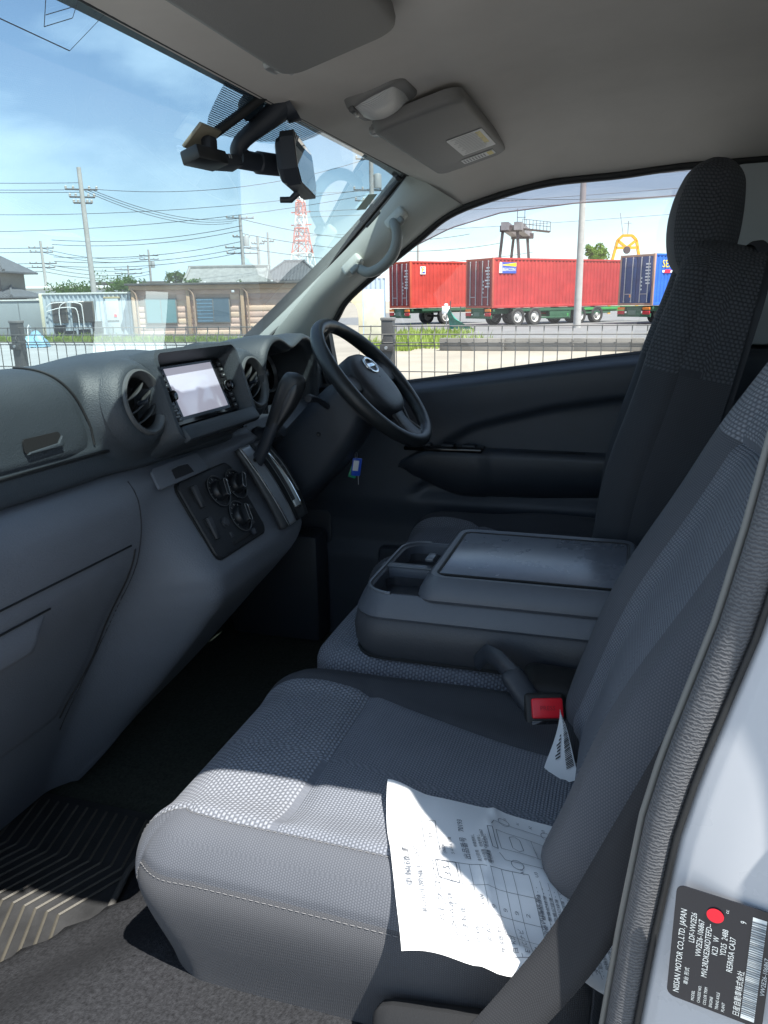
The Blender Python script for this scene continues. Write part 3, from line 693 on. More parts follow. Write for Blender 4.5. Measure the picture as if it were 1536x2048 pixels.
# heater control panel
M_HP = mat('heater_panel', (.024, .026, .030), .5, bump=.15, bscale=900, var=.06)
prism('panel_gap', rrect(.214, .172, .02), .0045, M_BLACK, dash, CLX)
heat = prism('heater_panel', rrect(.207, .165, .018), .008, M_HP, dash, CLX @ Matrix.Translation((0, 0, .001)), .002)
HP = CLX @ Matrix.Translation((0, 0, .009))
M_WHITE_INK = mat('white_ink', (.34, .36, .37), .6)
M_KNOB = mat('knob_plastic', (.014, .016, .019), .38)
dial_xy = [(.0098, .036, -25), (.082, .034, -42), (.034, -.029, -18)]
for x, y, a in dial_xy:
    Md = HP @ Matrix.Translation((x, y, 0))
    d = lathe('dial', [(.0335, .0), (.0335, .0025), (.0305, .003), (.0295, -.0005), (.022, .001), (.021, .010), (.0185, .013), (0, .0135)], M_KNOB, heat, 36, Md)
    Mg = Md @ Matrix.Rotation(math.radians(a), 4, 'Z')
    bm_obj('grip', prism_bm(rrect(.0125, .038, .005), .012, Mg @ Matrix.Translation((0, 0, .012)), .002), M_KNOB, d)
    pts = [Mg @ Vector((p[0], p[1], .0243)) for p in rrect(.0105, .036, .0045)]; tube('grip_line', pts+[pts[0]], .0007, M_SATIN, d, n=5)
    lathe('dial_ring', [(.0335, .0022), (.0345, .0035), (.0335, .0042), (.0322, .003)], mat('dial_ring', (.09, .095, .10), .35), d, 36, Md)
    for q in range(9):
        aa = math.radians(210-30*q); p = Md @ Vector((.0258*math.cos(aa), .0258*math.sin(aa), .0016))
        boxm('scale_mark', Md @ Matrix.Translation((.0262*math.cos(aa), .0262*math.sin(aa), .0012)) @ Matrix.Rotation(aa, 4, 'Z'), (.004, .0011, .0006), M_WHITE_INK, d, 0)
for (x, y, w, h) in ((-.066, .043, .017, .048), (-.076, -.0235, .017, .048)):
    rk = bm_obj('rocker_switch', prism_bm(rrect(w, h, .002), .003, HP @ Matrix.Translation((x, y, -.001))), M_BLACK, heat)
    boxm('rocker_key', HP @ Matrix.Translation((x, y, .004)) @ Matrix.Rotation(.10, 4, 'X'), (w-.003, h-.004, .008), mat('rocker_key', (.045, .048, .054), .45), rk, .002)
lathe('push_button', [(.0105, 0), (.0105, .003), (.009, .0035), (.0085, .006), (0, .007)], mat('rocker_key', (.045, .048, .054), .45), heat, 24, HP @ Matrix.Translation((-.0267, -.0253, 0)))
for x, y in ((-.028, -.053), (.068, -.051), (.088, -.022)):
    boxm('panel_button', HP @ Matrix.Translation((x, y, .001)), (.009, .011, .004), mat('rocker_key', (.045, .048, .054), .45), heat, .001)
boxm('slider_slot', HP @ Matrix.Translation((.012, -.0705, .0005)), (.10, .008, .002), M_BLACK, heat, .0005)
boxm('slider_knob', HP @ Matrix.Translation((.045, -.070, .005)), (.010, .014, .012), M_DARK, heat, .003)

# gear selector console
SH = frame((.2, .745, 1.15), (1, 0, 0), (0, .09, .18)) @ Matrix.Translation((0, 0, .004))
def bend(v): return SH @ Vector((v[0]+.02*(1-((v[1]+.1)/.2)), v[1], (v[2] if len(v) > 2 else 0)+.010*math.cos(v[1]/.11*math.pi/2)))
def strip(name, L, R, z, m, parent, n=24, thick=.003):
    rows = [[bend((lerp(L(t), R(t), k/6), lerp(.105, -.095, t), z)) for k in range(7)] for t in [i/n for i in range(n+1)]]
    return grid(name, rows, m, parent, flip=True, thick=thick)
sp = strip('selector_panel', lambda t: -.068-.006*math.sin(t*3.1), lambda t: .066+.010*math.sin(t*3.1), .002, mat('selector_panel', (.055, .058, .062), .45, bump=.15, bscale=900), dash, thick=.012)
strip('silver_plate', lambda t: -.066+.02*t-.006*math.sin(t*3.1), lambda t: -.020+.012*t, .0045, mat('brushed_plate', (.42, .45, .48), .36, .45, var=.1, vscale=30), sp)  # lightened base stands in for sky reflected in the plate
tube('plate_edge', [bend((-.067+.02*t-.006*math.sin(t*3.1), lerp(.105, -.095, t), .006)) for t in [i/24 for i in range(25)]], .0013, M_CHROME, sp, n=6)
strip('gate_slot', lambda t: -.018+.010*t, lambda t: .000+.010*t, .0042, M_BLACK, sp)
gate_in = [[bend((lerp(.004, .036, k/5)+.006*t, lerp(.085, -.066, t), .0048-.006*(1-abs(k-2.5)/2.5))) for k in range(6)] for t in [i/20 for i in range(21)]]
grid('silver_gate', gate_in, mat('gate_metal', (.60, .66, .66), .3, .4), sp, flip=True)  # gate colour also raised to imitate reflected sky
gl_ = [bend(p) for p in [(.004, .088, .006), (.020, .080, .006), (.032, .05, .006), (.040, .0, .006), (.043, -.05, .006), (.042, -.063, .006), (.034, -.070, .006), (.012, -.068, .006)]]
tube('gate_edge', cr(gl_, 30), .0016, M_CHROME, sp, n=6)
boxm('gate_foot', frame(bend((.025, -.058, .006)), (1, 0, 0), (0, .09, .18)), (.026, .016, .004), mat('pale_metal', (.6, .63, .62), .35, .3), sp, .001)
lathe('panel_screw', [(.0045, 0), (.004, .002), (0, .0022)], M_BLACK, sp, 14, frame(bend((-.046, .068, .0055)), (1, 0, 0), (0, .09, .18)))
tube('mark_line', cr([bend((.052, .075, .003)), bend((.062, .03, .003)), bend((.066, -.036, .003))], 16), .0008, M_WHITE_INK, sp, n=5)
so = Soup()
for k, ch in enumerate('PRND'):
    so2 = text_mesh(ch, .011); yy = .058-.024*k
    Mx = frame(bend((.047+.012*(k/3), yy, .0045)), (.12, .09*.9, .18*.9), (-.9, .09*.1, .18*.1))
    so.add([Mx @ (v+Vector((-.004, -.004, 0))) for v in so2[0]], so2[1])
so.build('gear_marks', M_WHITE_INK, sp)
lev = thing('gear_lever', 'black automatic gear lever with leather grip, tilted up from the console', 'gear lever')
lp = cr([(.186, .800, 1.165), (.172, .755, 1.225), (.168, .715, 1.300), (.174, .690, 1.335)], 14)
tube('shaft', lp, [.0165-.003*i/13 for i in range(14)], M_DARK, lev, n=10, flat=.72)
kp = cr([(.170, .722, 1.288), (.173, .705, 1.318), (.176, .687, 1.350), (.178, .672, 1.380), (.179, .664, 1.397), (.179, .661, 1.4045)], 22)
kr = [.0155, .0165, .018, .0195, .021, .0225, .024, .0255, .0265, .0275, .028, .0283, .028, .0275, .0265, .025, .0235, .0215, .0185, .0145, .009, .002]
tube('grip', kp, kr, mat('grip_leather', (.018, .020, .022), .42, bump=.25, bscale=500), lev, n=18, flat=.80)
fi = [v+Vector((-.0206, -.013, -.006)) for v in cr([(.171, .712, 1.305), (.176, .687, 1.350), (.1785, .668, 1.388)], 10)]
tube('grip_inlay', fi, [.002, .005, .0075, .009, .010, .0105, .0105, .010, .008, .003], mat('grip_inlay', (.035, .037, .04), .35), lev, n=10, flat=.5)

# audio unit
AU = frame((.010, .800, 1.385), (1, 0, 0), (0, .37, .93))
def ring_loft(name, rings, M_, m, parent):
    rows = []
    for w, h, r, z0, z1, cx, cy in rings:
        rows.append([M_ @ Vector((p[0], p[1], lerp(z0, z1, (p[1]-cy+h/2)/h))) for p in rrect(w, h, r, 6, cx, cy)])
    return grid(name, rows, m, parent, closev=True, ang=40)
ring_loft('centre_bezel', [(.36, .20, .035, -.060, -.075, .004, .0), (.338, .186, .035, -.02, -.03, .004, .0), (.322, .176, .03, .010, .010, .003, -.002), (.308, .166, .026, .020, .034, .002, -.004), (.288, .146, .016, .020, .036, .002, -.001), (.262, .122, .006, .002, .004, .004, -.001), (.255, .118, .005, -.03, -.03, .004, -.001)], AU, M_DASH, dash)
au = bm_obj('audio_unit', prism_bm(rrect(.240, .114, .004), .012, AU @ Matrix.Translation((.008, 0, -.012)), .001), M_GLOSSK, dash)
scr = boxm('screen', AU @ Matrix.Translation((.0, .004, .0008)), (.172, .094, .0016), mat('screen_sheen_glow', (.36, .36, .43), .12, spec=.9, var=.03, vscale=10, emit=.35), au, .0005)  # pale base and glow stand in for reflections on the switched-off display
prism('screen_rim', rrect(.184, .104, .003), .0012, mat('screen_rim', (.02, .02, .022), .25), au, AU @ Matrix.Translation((.0, .003, .0002)))
for s in (-1, 1):
    xk = (-.101 if s < 0 else .116)
    Mk = AU @ Matrix.Translation((xk, -.004 if s > 0 else -.002, .0))
    kn = lathe('volume_knob', [(.0105, 0), (.0105, .010), (.0095, .0125), (.0085, .013), (0, .013)], M_GLOSSK, au, 26, Mk)
    lathe('knob_ring', [(.0113, .0008), (.0113, .002), (.0106, .0025)], M_SATIN, kn, 26, Mk)
    for k, yk in enumerate((.044, .032, .020, -.022, -.034, -.046)):
        bt = boxm('key_button', AU @ Matrix.Translation((xk, yk, .001)), (.015, .0085, .003), mat('key_button', (.022, .023, .026), .3), au, .0008)
        boxm('key_mark', AU @ Matrix.Translation((xk, yk, .0028)), (.006, .0022, .0004), M_WHITE_INK, bt, 0)
boxm('lower_tray', AU @ Matrix.Translation((.006, -.077, .018)) @ Matrix.Rotation(-.25, 4, 'X'), (.285, .03, .02), M_DASH, dash, .006)
tube('tray_seam', [AU @ Vector((x, -.094+.004*abs(x/.14)**2, .022)) for x in [-.13+.27*k/14 for k in range(15)]], .0012, M_BLACK, dash, n=5)
lathe('round_button', [(.014, -.004), (.014, .003), (.0125, .004), (.011, .0025), (0, .004)], M_DARK, dash, 26, frame((.194, .806, 1.304), (1, 0, 0), (0, .25, .97)))

# round air vents
def vent(cx, cz, tilt, rot, yaw=0.0):
    o = Vector((cx, .792, cz)); A = frame(o, (math.cos(yaw), math.sin(yaw), 0), (0, .22, .97))
    ring_loft_pts = []
    rows = []
    for r, z in ((.082, -.022), (.075, -.008), (.067, .001), (.062, .0045), (.058, .005)):
        rows.append([A @ Vector((r*math.cos(2*math.pi*k/48), r*math.sin(2*math.pi*k/48), z)) for k in range(48)])
    pod = grid('vent_pod', rows, M_DASH, dash, closev=True)
    v = lathe('air_vent', [(.058, .003), (.0565, .009), (.053, .0105), (.049, .008), (.046, .0), (.0445, -.012), (.044, -.040), (0, -.040)], mat('vent_ring', (.10, .105, .108), .38, bump=.1, bscale=800), dash, 48, A)
    lathe('vent_throat', [(.0435, -.005), (.0435, -.038), (0, -.038)], M_BLACK, v, 32, A)
    B = A @ Matrix.Rotation(rot, 4, 'Z')
    for k, off in enumerate((-.022, 0, .022)):
        hw = math.sqrt(.042**2-off**2); pts = []
        rows = []
        for i in range(13):
            t = -1+2*i/12; row = []
            for j in range(5):
                q = -1+2*j/4; row.append(B @ (Matrix.Translation((0, off, -.012)) @ Matrix.Rotation(tilt, 4, 'X')) @ Vector((t*hw, q*.013*(1-.35*abs(t)**3), .005*(1-t*t))))
            rows.append(row)
        grid('vent_blade', rows, mat('vent_blade', (.055, .058, .06), .35), v, thick=.0025)
    boxm('vent_tab', B @ Matrix.Translation((0, 0, .0)), (.010, .006, .020), M_DARK, v, .002)
vent(-.187, 1.386, math.radians(76), math.radians(24))
vent(.232, 1.378, math.radians(70), math.radians(28))

# instrument hood
HO = [(.283, 1.300), (.279, 1.36), (.281, 1.405), (.296, 1.440), (.325, 1.463), (.362, 1.469), (.398, 1.460), (.428, 1.449), (.452, 1.448), (.480, 1.456), (.515, 1.466), (.552, 1.461), (.585, 1.440), (.602, 1.405), (.608, 1.36), (.606, 1.30)]
ho = cr([(p[0], 0, p[1]) for p in HO], 60); cxh, czh = .443, 1.37
def hood_row(y, sc, dz, fl=0.0): return [Vector((cxh+(p.x-cxh)*sc, y, czh+(p.z-czh)*sc+dz-fl*max(0, p.z-1.40))) for p in ho]
rows = [hood_row(1.03, 1.42, -.030, .9), hood_row(.96, 1.30, -.012, .55), hood_row(.90, 1.18, -.002, .28), hood_row(.84, 1.08, .003, .08), hood_row(.800, 1.025, .003), hood_row(.788, 1.0, .001), hood_row(.785, .97, -.002), hood_row(.79, .945, -.005), hood_row(.80, .935, -.006), hood_row(.802, .905, -.009), hood_row(.81, .89, -.010), hood_row(.90, .80, -.02)]
grid('instrument_hood', rows, M_DASH, dash)
box('cluster_face', (.443, .905, 1.37), (.30, .01, .17), M_GLOSSK, dash, .004, rot=(-.25, 0, 0))
for x in (.375, .51):
    lathe('gauge_ring', [(.052, .0), (.052, .010), (.048, .012), (.046, .002)], M_SATIN, dash, 36, frame((x, .898, 1.372), (1, 0, 0), (0, .25, .97)))
# knee panel and lower driver side
def knee_y(z): return sinterp([.80, .92, 1.02, 1.14, 1.22, 1.29], [1.06, .95, .86, .80, .81, .85], z)
P = [[Vector((x, knee_y(z)+.03*smooth01((x-.60)/.15), z)) for x in [.27+.50*j/20 for j in range(21)]] for z in [1.30-.52*i/30 for i in range(31)]]
grid('knee_panel', P, M_DARK, dash, flip=True)
box('end_trim', (.69, .835, 1.36), (.15, .09, .09), M_DASH, dash, .02)
lathe('air_vent', [(.046, .0), (.0445, .008), (.041, .009), (.037, .0), (.036, -.03), (0, -.03)], mat('vent_ring', (.10, .105, .108), .38), dash, 36, frame((.683, .787, 1.368), (1, 0, 0), (0, .2, .97)))

# document lying on the deck behind the crest (seen only as its reflection in the glass)
pd = tag(grid('document', [[Vector((.005+.245*u+.02*(1-v), .890+.150*v, 1.4395+.004*math.sin(u*3)-.008*v)) for u in [i/8 for i in range(9)]] for v in [j/8 for j in range(9)]], paper_mat('deck_paper', (.8, .82, .82)), None), 'white paper on the dash top, showing as a pale reflection in the windshield', 'paper')

# ------------------------------------------------------------------ steering wheel and column
sw = thing('steering_wheel', 'black three-spoke steering wheel with chrome oval emblem on its hub', 'steering wheel')
SWM = frame((.420, .572, 1.362), (1, 0, 0), (0, .672, .740))      # local z points to the driver
SWM = SWM @ Matrix.Translation((0, 0, 0))
R0 = .178
bm = bmesh.new(); n = 72; mseg = 14; rg = []
for i in range(n):
    a = 2*math.pi*i/n; ring = []
    grip = 1+.10*smooth01((math.cos(a-math.radians(20))-.75)/.25)+.10*smooth01((math.cos(a-math.radians(160))-.75)/.25)
    bumps = .0009*math.cos(26*a)
    for k in range(mseg):
        b = 2*math.pi*k/mseg; rr = .0148*grip
        inner = smooth01((-math.cos(b)-.2)/.6)
        ring.append(bm.verts.new(SWM @ Vector(((R0+rr*math.cos(b)-bumps*inner*1.6)*math.cos(a), (R0+rr*math.cos(b)-bumps*inner*1.6)*math.sin(a), rr*1.12*math.sin(b)))))
    rg.append(ring)
for i in range(n):
    for k in range(mseg): bm.faces.new((rg[i][k], rg[i][(k+1) % mseg], rg[(i+1) % n][(k+1) % mseg], rg[(i+1) % n][k]))
bm_obj('rim', bm, mat('wheel_rim', (.016, .019, .021), .42, bump=.12, bscale=900, spec=.55), sw)
# hub pad
hubo = []
for k in range(72):
    a = 2*math.pi*k/72; c, s = math.cos(a), math.sin(a)
    r = 1/((abs(c)/.092)**2.6+(abs(s)/(.078 if s > 0 else .098))**2.6)**(1/2.6)
    hubo.append((r*c, r*s+.004))
rows = [[SWM @ Vector((p[0]*q, p[1]*q, z)) for p in hubo] for q, z in ((1.0, -.052), (1.02, -.02), (1.0, .002), (.95, .010), (.82, .016), (.6, .020), (.3, .022), (.02, .0225))]
M_HUB = mat('hub_plastic', (.024, .026, .031), .48, bump=.2, bscale=900, var=.06)
hub = grid('hub', rows, M_HUB, sw, closev=True)
em = []
for q in (1.0,):
    pts = [SWM @ Vector((.029*math.cos(2*math.pi*k/40), .034+.021*math.sin(2*math.pi*k/40), .0225)) for k in range(40)]
tube('emblem_ring', pts+[pts[0], pts[1]], .0038, M_CHROME, hub, n=8)
boxm('emblem_bar', SWM @ Matrix.Translation((0, .034, .0225)), (.060, .010, .006), M_CHROME, hub, .002)
tx = Soup(); tx.text('AIRBAG', 0, -.022, .010, align='CENTER'); tx.text('SRS', 0, -.010, .010, align='CENTER'); tx.build('airbag_mark', mat('hub_emboss', (.012, .013, .016), .6), hub, fn=lambda v: SWM @ Vector((v.x, v.y, .0213-.3*(v.x**2+v.y**2)+.0004)))
for a0, a1, w in ((8, 8, .030), (172, 172, .030), (270, 270, .042)):
    a = math.radians(a0); d = Vector((math.cos(a), math.sin(a), 0)); rows = []
    for i in range(10):
        t = i/9; r = lerp(.05, .176, t); ww = w*(1.15-.35*math.sin(math.pi*t)+.25*t*t); zz_ = lerp(.008, .0, t)-.012*math.sin(math.pi*t); side = Vector((-d.y, d.x, 0))
        row = []
        for k in range(10):
            b = 2*math.pi*k/10; row.append(SWM @ (d*r+side*ww*math.cos(b)+Vector((0, 0, zz_+.009*math.sin(b)))))
        rows.append(row)
    grid('spoke', rows, M_HUB, sw, closev=True)
tube('spoke_trim', [SWM @ Vector((.046*s_, y, z)) for s_, y, z in ((.55, -.03, .020), (.62, -.075, .012), (.75, -.12, -.004), (.8, -.155, .004))], .0022, mat('trim_line', (.12, .125, .13), .35), sw, n=6)
# column cover
cc = thing('steering_column', 'black steering column cover with stalks under the steering wheel', 'steering column')
rows = []
for t, w, h, dz in ((-.05, .070, .055, 0), (-.08, .078, .066, -.004), (-.14, .080, .075, -.012), (-.22, .078, .080, -.02), (-.34, .075, .085, -.02)):
    rows.append([SWM @ Vector((p[0], p[1]+dz, t)) for p in rrect(2*w, 2*h, .035, 5)])
grid('cover', rows, M_DARK, cc, closev=True, ang=60)
tube('stalk', [SWM @ Vector(p) for p in ((-.07, .02, -.10), (-.13, .04, -.085), (-.185, .045, -.075), (-.20, .045, -.073))], [.007, .006, .0095, .008], M_DARK, cc, n=10)
tube('stalk', [SWM @ Vector(p) for p in ((.07, .02, -.10), (.13, .04, -.085), (.185, .045, -.075), (.20, .045, -.073))], [.007, .006, .0095, .008], M_DARK, cc, n=10)
lathe('cover_screw', [(.006, 0), (.005, .001), (0, -.002)], M_BLACK, cc, 14, SWM @ T(-.081, -.01, -.16, 0, -math.pi/2))
boxm('ignition_lock', SWM @ Matrix.Translation((.085, -.035, -.13)), (.035, .036, .036), M_DARK, cc, .01)
bt = thing('wiper_boot', 'round black knob on the dash beside the gear lever', 'knob')
lathe('boot', [(.030, 0), (.030, .012), (.022, .020), (.018, .045), (.021, .052), (.020, .066), (0, .070)], M_DARK, bt, 28, frame((.305, .822, 1.235), (1, 0, 0), (0, .45, .9)))
# key and tag hanging from the lock
ky = thing('key_tag', 'blue key tag with white card hanging under the steering column', 'key tag')
kx, kyy, kz = .455, .632, 1.147
box('tag_body', (kx, kyy, kz), (.006, .024, .046), mat('blue_plastic', (.02, .09, .55), .35), ky, .004, rot=(.15, 0, .5))
box('tag_card', (kx-.004, kyy+.000, kz+.004), (.0015, .014, .026), mat('tag_card', (.75, .77, .78), .6), ky, .0005, rot=(.15, 0, .5))
box('tag_back', (kx+.006, kyy+.010, kz-.012), (.005, .020, .036), mat('green_plastic', (.02, .30, .16), .4), ky, .004, rot=(.35, 0, .5))
tube('tag_ring', [(kx+.008*math.cos(a), kyy, kz+.030+.008*math.sin(a)) for a in [2*math.pi*k/16 for k in range(17)]], .001, M_STEEL, ky, n=5)
tube('tag_cord', [(kx, kyy, kz+.036), (kx+.01, kyy+.01, kz+.07), (.50, .66, 1.25)], .0012, M_STEEL, ky, n=5)
tube('key_chain', [(kx, kyy-.004, kz-.022), (kx, kyy-.004, kz-.045)], .001, M_STEEL, ky, n=5)
# ------------------------------------------------------------------ seats
M_KNIT = knit('seat_knit', (.105, .115, .138), (.265, .283, .320), .0072, .0056, strength=.8, shape=.8, dist=.0025, wob=.35)
M_KNIT2 = knit('seat_knit_fine', (.082, .092, .113), (.210, .228, .265), .0046, .0042, strength=.7, shape=.7, dist=.002, wob=.2)
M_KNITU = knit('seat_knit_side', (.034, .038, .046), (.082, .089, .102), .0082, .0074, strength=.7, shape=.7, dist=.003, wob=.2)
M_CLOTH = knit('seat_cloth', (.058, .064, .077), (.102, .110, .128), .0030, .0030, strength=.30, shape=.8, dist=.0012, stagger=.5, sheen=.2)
M_CLOTHD = knit('seat_cloth_shaded', (.028, .031, .037), (.056, .061, .071), .0030, .0030, strength=.25, shape=.8, dist=.001, sheen=.15)  # darker copy of the cloth: shade on far sides put into its colour
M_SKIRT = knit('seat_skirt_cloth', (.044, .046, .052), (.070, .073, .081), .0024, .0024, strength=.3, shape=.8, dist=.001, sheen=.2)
def pad_fn(W, L, H, re, rc, top, Mx, wfn=None, seams=(), groove=.004, p=3.5, Hb=None, sag=0.0):
    """rounded cushion: a runs across (arc length), s along; returns point function and limits"""
    def edge(q, half):
        sgn = 1 if q >= 0 else -1; q = abs(q); fl = half-re; arc = re*math.pi/2
        if q <= fl: return sgn*q, 0.0
        if q <= fl+arc: t = (q-fl)/re; return sgn*(fl+re*math.sin(t)), re*(1-math.cos(t))
        return sgn*half, re+(q-fl-arc)
    def f(a, s):
        x, da = edge(a, W/2); y, ds = edge(s, L/2)
        d = (da**p+ds**p)**(1/p)
        ax, ay = abs(x)-(W/2-rc), abs(y)-(L/2-rc)
        if ax > 0 and ay > 0:
            m = max(ax, ay); h = math.hypot(ax, ay); k = m/h if h > 0 else 1
            x = math.copysign(W/2-rc+ax*k, x); y = math.copysign(L/2-rc+ay*k, y)
        z = -d + top(x, y)*(1-smooth01(d/(H*.8)))
        for sa in seams:
            z_off = math.exp(-((a-sa)/.006)**2)*groove
            if abs(a) < W/2-re*.3: z -= z_off
            else: x -= math.copysign(z_off, x)
        if wfn: x *= wfn(y)
        return Mx @ Vector((x, y, z))
    amax = W/2-re+re*math.pi/2+(H-re); smax = L/2-re+re*math.pi/2+(H-re)
    return f, amax, smax
def pad_piece(name, f, a0, a1, s0, s1, m, parent, da=.010, ds=.012, inset=0.0):
    na = max(3, int((a1-a0)/da)); ns = max(3, int((s1-s0)/ds))
    return grid(name, [[f(a0+(a1-a0)*i/na, s0+(s1-s0)*j/ns) for i in range(na+1)] for j in range(ns+1)], m, parent)
def stitches(name, f, a, s0, s1, m, parent, step=.008, off=.0012):
    bm = bmesh.new(); s = s0
    while s < s1:
        p, q = f(a, s), f(a, s+step*.62); mid = f(a, s+step*.3)
        n = (f(a+.002, s)-p).cross(f(a, s+.002)-p)
        if n.length > 0: n.normalize()
        tube_bm([p+n*off*.4, mid+n*off, q+n*off*.4], .0005, 4, bm)
        s += step
    return kind(bm_obj(name, bm, m, parent), 'stuff')
M_THREAD = mat('thread', (.15, .15, .155), .8)

def make_cushion(root, cx, cy, ztop, W=.505, L=.580, H=.20, tilt=.02, bol=.012, flare=.10):
    Mx = T(cx, cy, ztop, tilt, 0, 0)
    RE = .075; e0 = W/2-RE+RE*math.pi/2*.72
    def inL(s): return -.192+.010*smooth01((s-.15)/.1)
    def inR(s): return .170-flare*smooth01((.20-s)/.42)
    def top(x, y):
        u = abs(x)/(W/2); b = bol*smooth01((u-.50)/.26)*(1-.9*smooth01((u-.84)/.2))
        if x > 0: b += .5*bol*smooth01((x-inR(y)+.02)/.05)*smooth01((.1-y)/.2)*(1-smooth01((u-.84)/.2))
        tr = -.007*math.exp(-((y-.095)/.012)**2)*smooth01((.74-u)/.1)
        return b+tr+.006*math.cos(y/(L/2)*1.3)-.006*smooth01((y-.17)/.09)
    f0, A, S = pad_fn(W, L, H, RE, .085, top, Matrix.Identity(4), seams=(-e0, e0), groove=.003)
    def f(a, s):
        p = f0(a, s); g = .0030*math.exp(-((a-inL(s))/.005)**2)+.0030*math.exp(-((a-inR(s))/.005)**2)
        k = smooth01((-p.z-.06)/.15)
        return Mx @ Vector((p.x*(1-.07*k), p.y-.040*k*smooth01((p.y-.1)/.15), p.z-g))
    def piece(name, A0, A1, s0, s1, m, na=44, ds=.008):
        ns = max(3, int((s1-s0)/ds)); rows = []
        for j in range(ns+1):
            q = s0+(s1-s0)*j/ns; rows.append([f(lerp(A0(q), A1(q), i/na), q) for i in range(na+1)])
        return grid(name, rows, m, root)
    C_ = lambda v: (lambda q: v)
    piece('cushion_insert', inL, inR, .095, S, M_KNIT); piece('cushion_insert', inL, inR, -S, .095, M_KNIT2)
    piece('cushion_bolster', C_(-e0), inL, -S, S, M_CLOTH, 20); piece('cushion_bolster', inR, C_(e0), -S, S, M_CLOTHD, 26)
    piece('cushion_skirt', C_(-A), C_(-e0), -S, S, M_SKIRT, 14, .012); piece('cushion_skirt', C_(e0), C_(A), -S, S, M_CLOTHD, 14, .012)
    stitches('stitching', f, -e0-.004, -S*.55, S*.72, M_THREAD, root)
    stitches('stitching', lambda a, s: f(inL(s)+a, s), -.004, -S*.55, S*.80, M_THREAD, root)
    return f
def make_back(root, cx, y0, z0, rec, W=.49, L=.62, H=.115, bol=.030, split=.10, near=True):
    """y0,z0: foot of the front face; rec: recline in radians"""
    up = Vector((0, -math.sin(rec), math.cos(rec))); o = Vector((cx, y0, z0))+up*L/2
    Mx = frame(o, (-1, 0, 0), up)            # local z = front
    def wfn(y): return 1-.16*smooth01((y-.06)/.26)-.03*smooth01((-y-.2)/.1)
    def top(x, y):
        u = abs(x)/(W/2); b = bol*smooth01((u-.40)/.30)*(1-.8*smooth01((u-.84)/.2))*(1-.5*smooth01((y-.1)/.2))
        return b+.016*math.exp(-((y+.12)/.14)**2)-.010*math.exp(-((y-split)/.008)**2)*smooth01((.62-u)/.1)
    xin = W/2*.56; e0 = W/2-.04+.04*math.pi/2*.98
    f, A, S = pad_fn(W, L, H, .04, .11, top, Mx, wfn, (-e0, -xin, xin, e0), .004)
    sm = split
    pad_piece('back_insert', f, -xin, xin, -S, sm, M_KNIT2, root, .008, .008)
    pad_piece('back_upper', f, -xin, xin, sm, S, M_KNIT, root, .008, .008)
    for sg in (-1, 1):
        a0, a1 = (xin, e0) if sg > 0 else (-e0, -xin)
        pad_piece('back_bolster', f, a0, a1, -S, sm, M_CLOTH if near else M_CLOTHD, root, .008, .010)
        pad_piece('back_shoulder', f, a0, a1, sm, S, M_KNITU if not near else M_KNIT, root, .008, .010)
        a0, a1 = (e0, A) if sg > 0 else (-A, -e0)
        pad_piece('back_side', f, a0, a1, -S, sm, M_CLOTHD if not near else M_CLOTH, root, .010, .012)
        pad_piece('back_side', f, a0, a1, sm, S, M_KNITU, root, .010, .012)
    if near: stitches('stitching', f, e0+.003, -S*.8, S*.5, M_THREAD, root)
    # closed rear shell
    Mb = frame(o-Mx.to_3x3().col[2]*H*1.02, (-1, 0, 0), up)
    pts = []
    bm_obj('back_shell', prism_bm([(p[0]*wfn(p[1]), p[1]) for p in rrect(W-.012, L-.02, .10, 8)], .02, Mb @ Matrix.Translation((0, 0, -.012))), M_DARK, root)
    return f
def make_headrest(root, cx, y, z, rec, near=True):
    up = Vector((0, -math.sin(rec), math.cos(rec))); Mx = frame((cx, y, z), (-1, 0, 0), up)
    def sec(t, k):   # ring of the headrest: superellipse in x / depth, t from bottom to top
        b = 2*math.pi*k/40; w = .135*(1-.28*smooth01((t-.35)/.65)); d = .068*(math.sin(math.pi*min(1, max(0, .12+.80*t)))**.45)
        cap = (1-max(0, (t-.80)/.20)**2.2)**.5 if t > .80 else (1-max(0, (.16-t)/.16)**2.2)**.5 if t < .16 else 1
        c, s = math.cos(b), math.sin(b)
        x = math.copysign(abs(c)**.6, c)*w*cap; zz_ = math.copysign(abs(s)**.75, s)*d*max(.05, cap)
        return Mx @ Vector((x, -.115+.235*t, zz_+.012*math.sin(t*2.6)))
    tt = [i/40 for i in range(41)]
    ks = list(range(41))
    # front face cloth, sides in coarse knit
    fr_ = [[sec(t, k) for k in range(6, 15)] for t in tt]; grid('headrest_front', fr_, M_CLOTH, root)
    sd = [[sec(t, k) for k in range(14, 27)] for t in tt]; grid('headrest_side', sd, M_KNITU, root)
    sd = [[sec(t, k % 40) for k in range(34, 47)] for t in tt]; grid('headrest_side', sd, M_KNITU, root)
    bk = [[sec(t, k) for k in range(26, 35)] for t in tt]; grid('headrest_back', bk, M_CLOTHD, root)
    for s_ in (-.05, .05): tube('headrest_post', [Mx @ Vector((s_, -.16, -.02)), Mx @ Vector((s_, -.08, -.01))], .006, M_STEEL, root, n=8)

ps = thing('passenger_seat', 'near grey cloth seat with knitted centre panels and document on its cushion', 'car seat', group='cloth seats of the van')
PSF = make_cushion(ps, -.452, .258, .945)
PBF = make_back(ps, -.445, .040, .93, math.radians(23), W=.50, L=.70, split=.13)
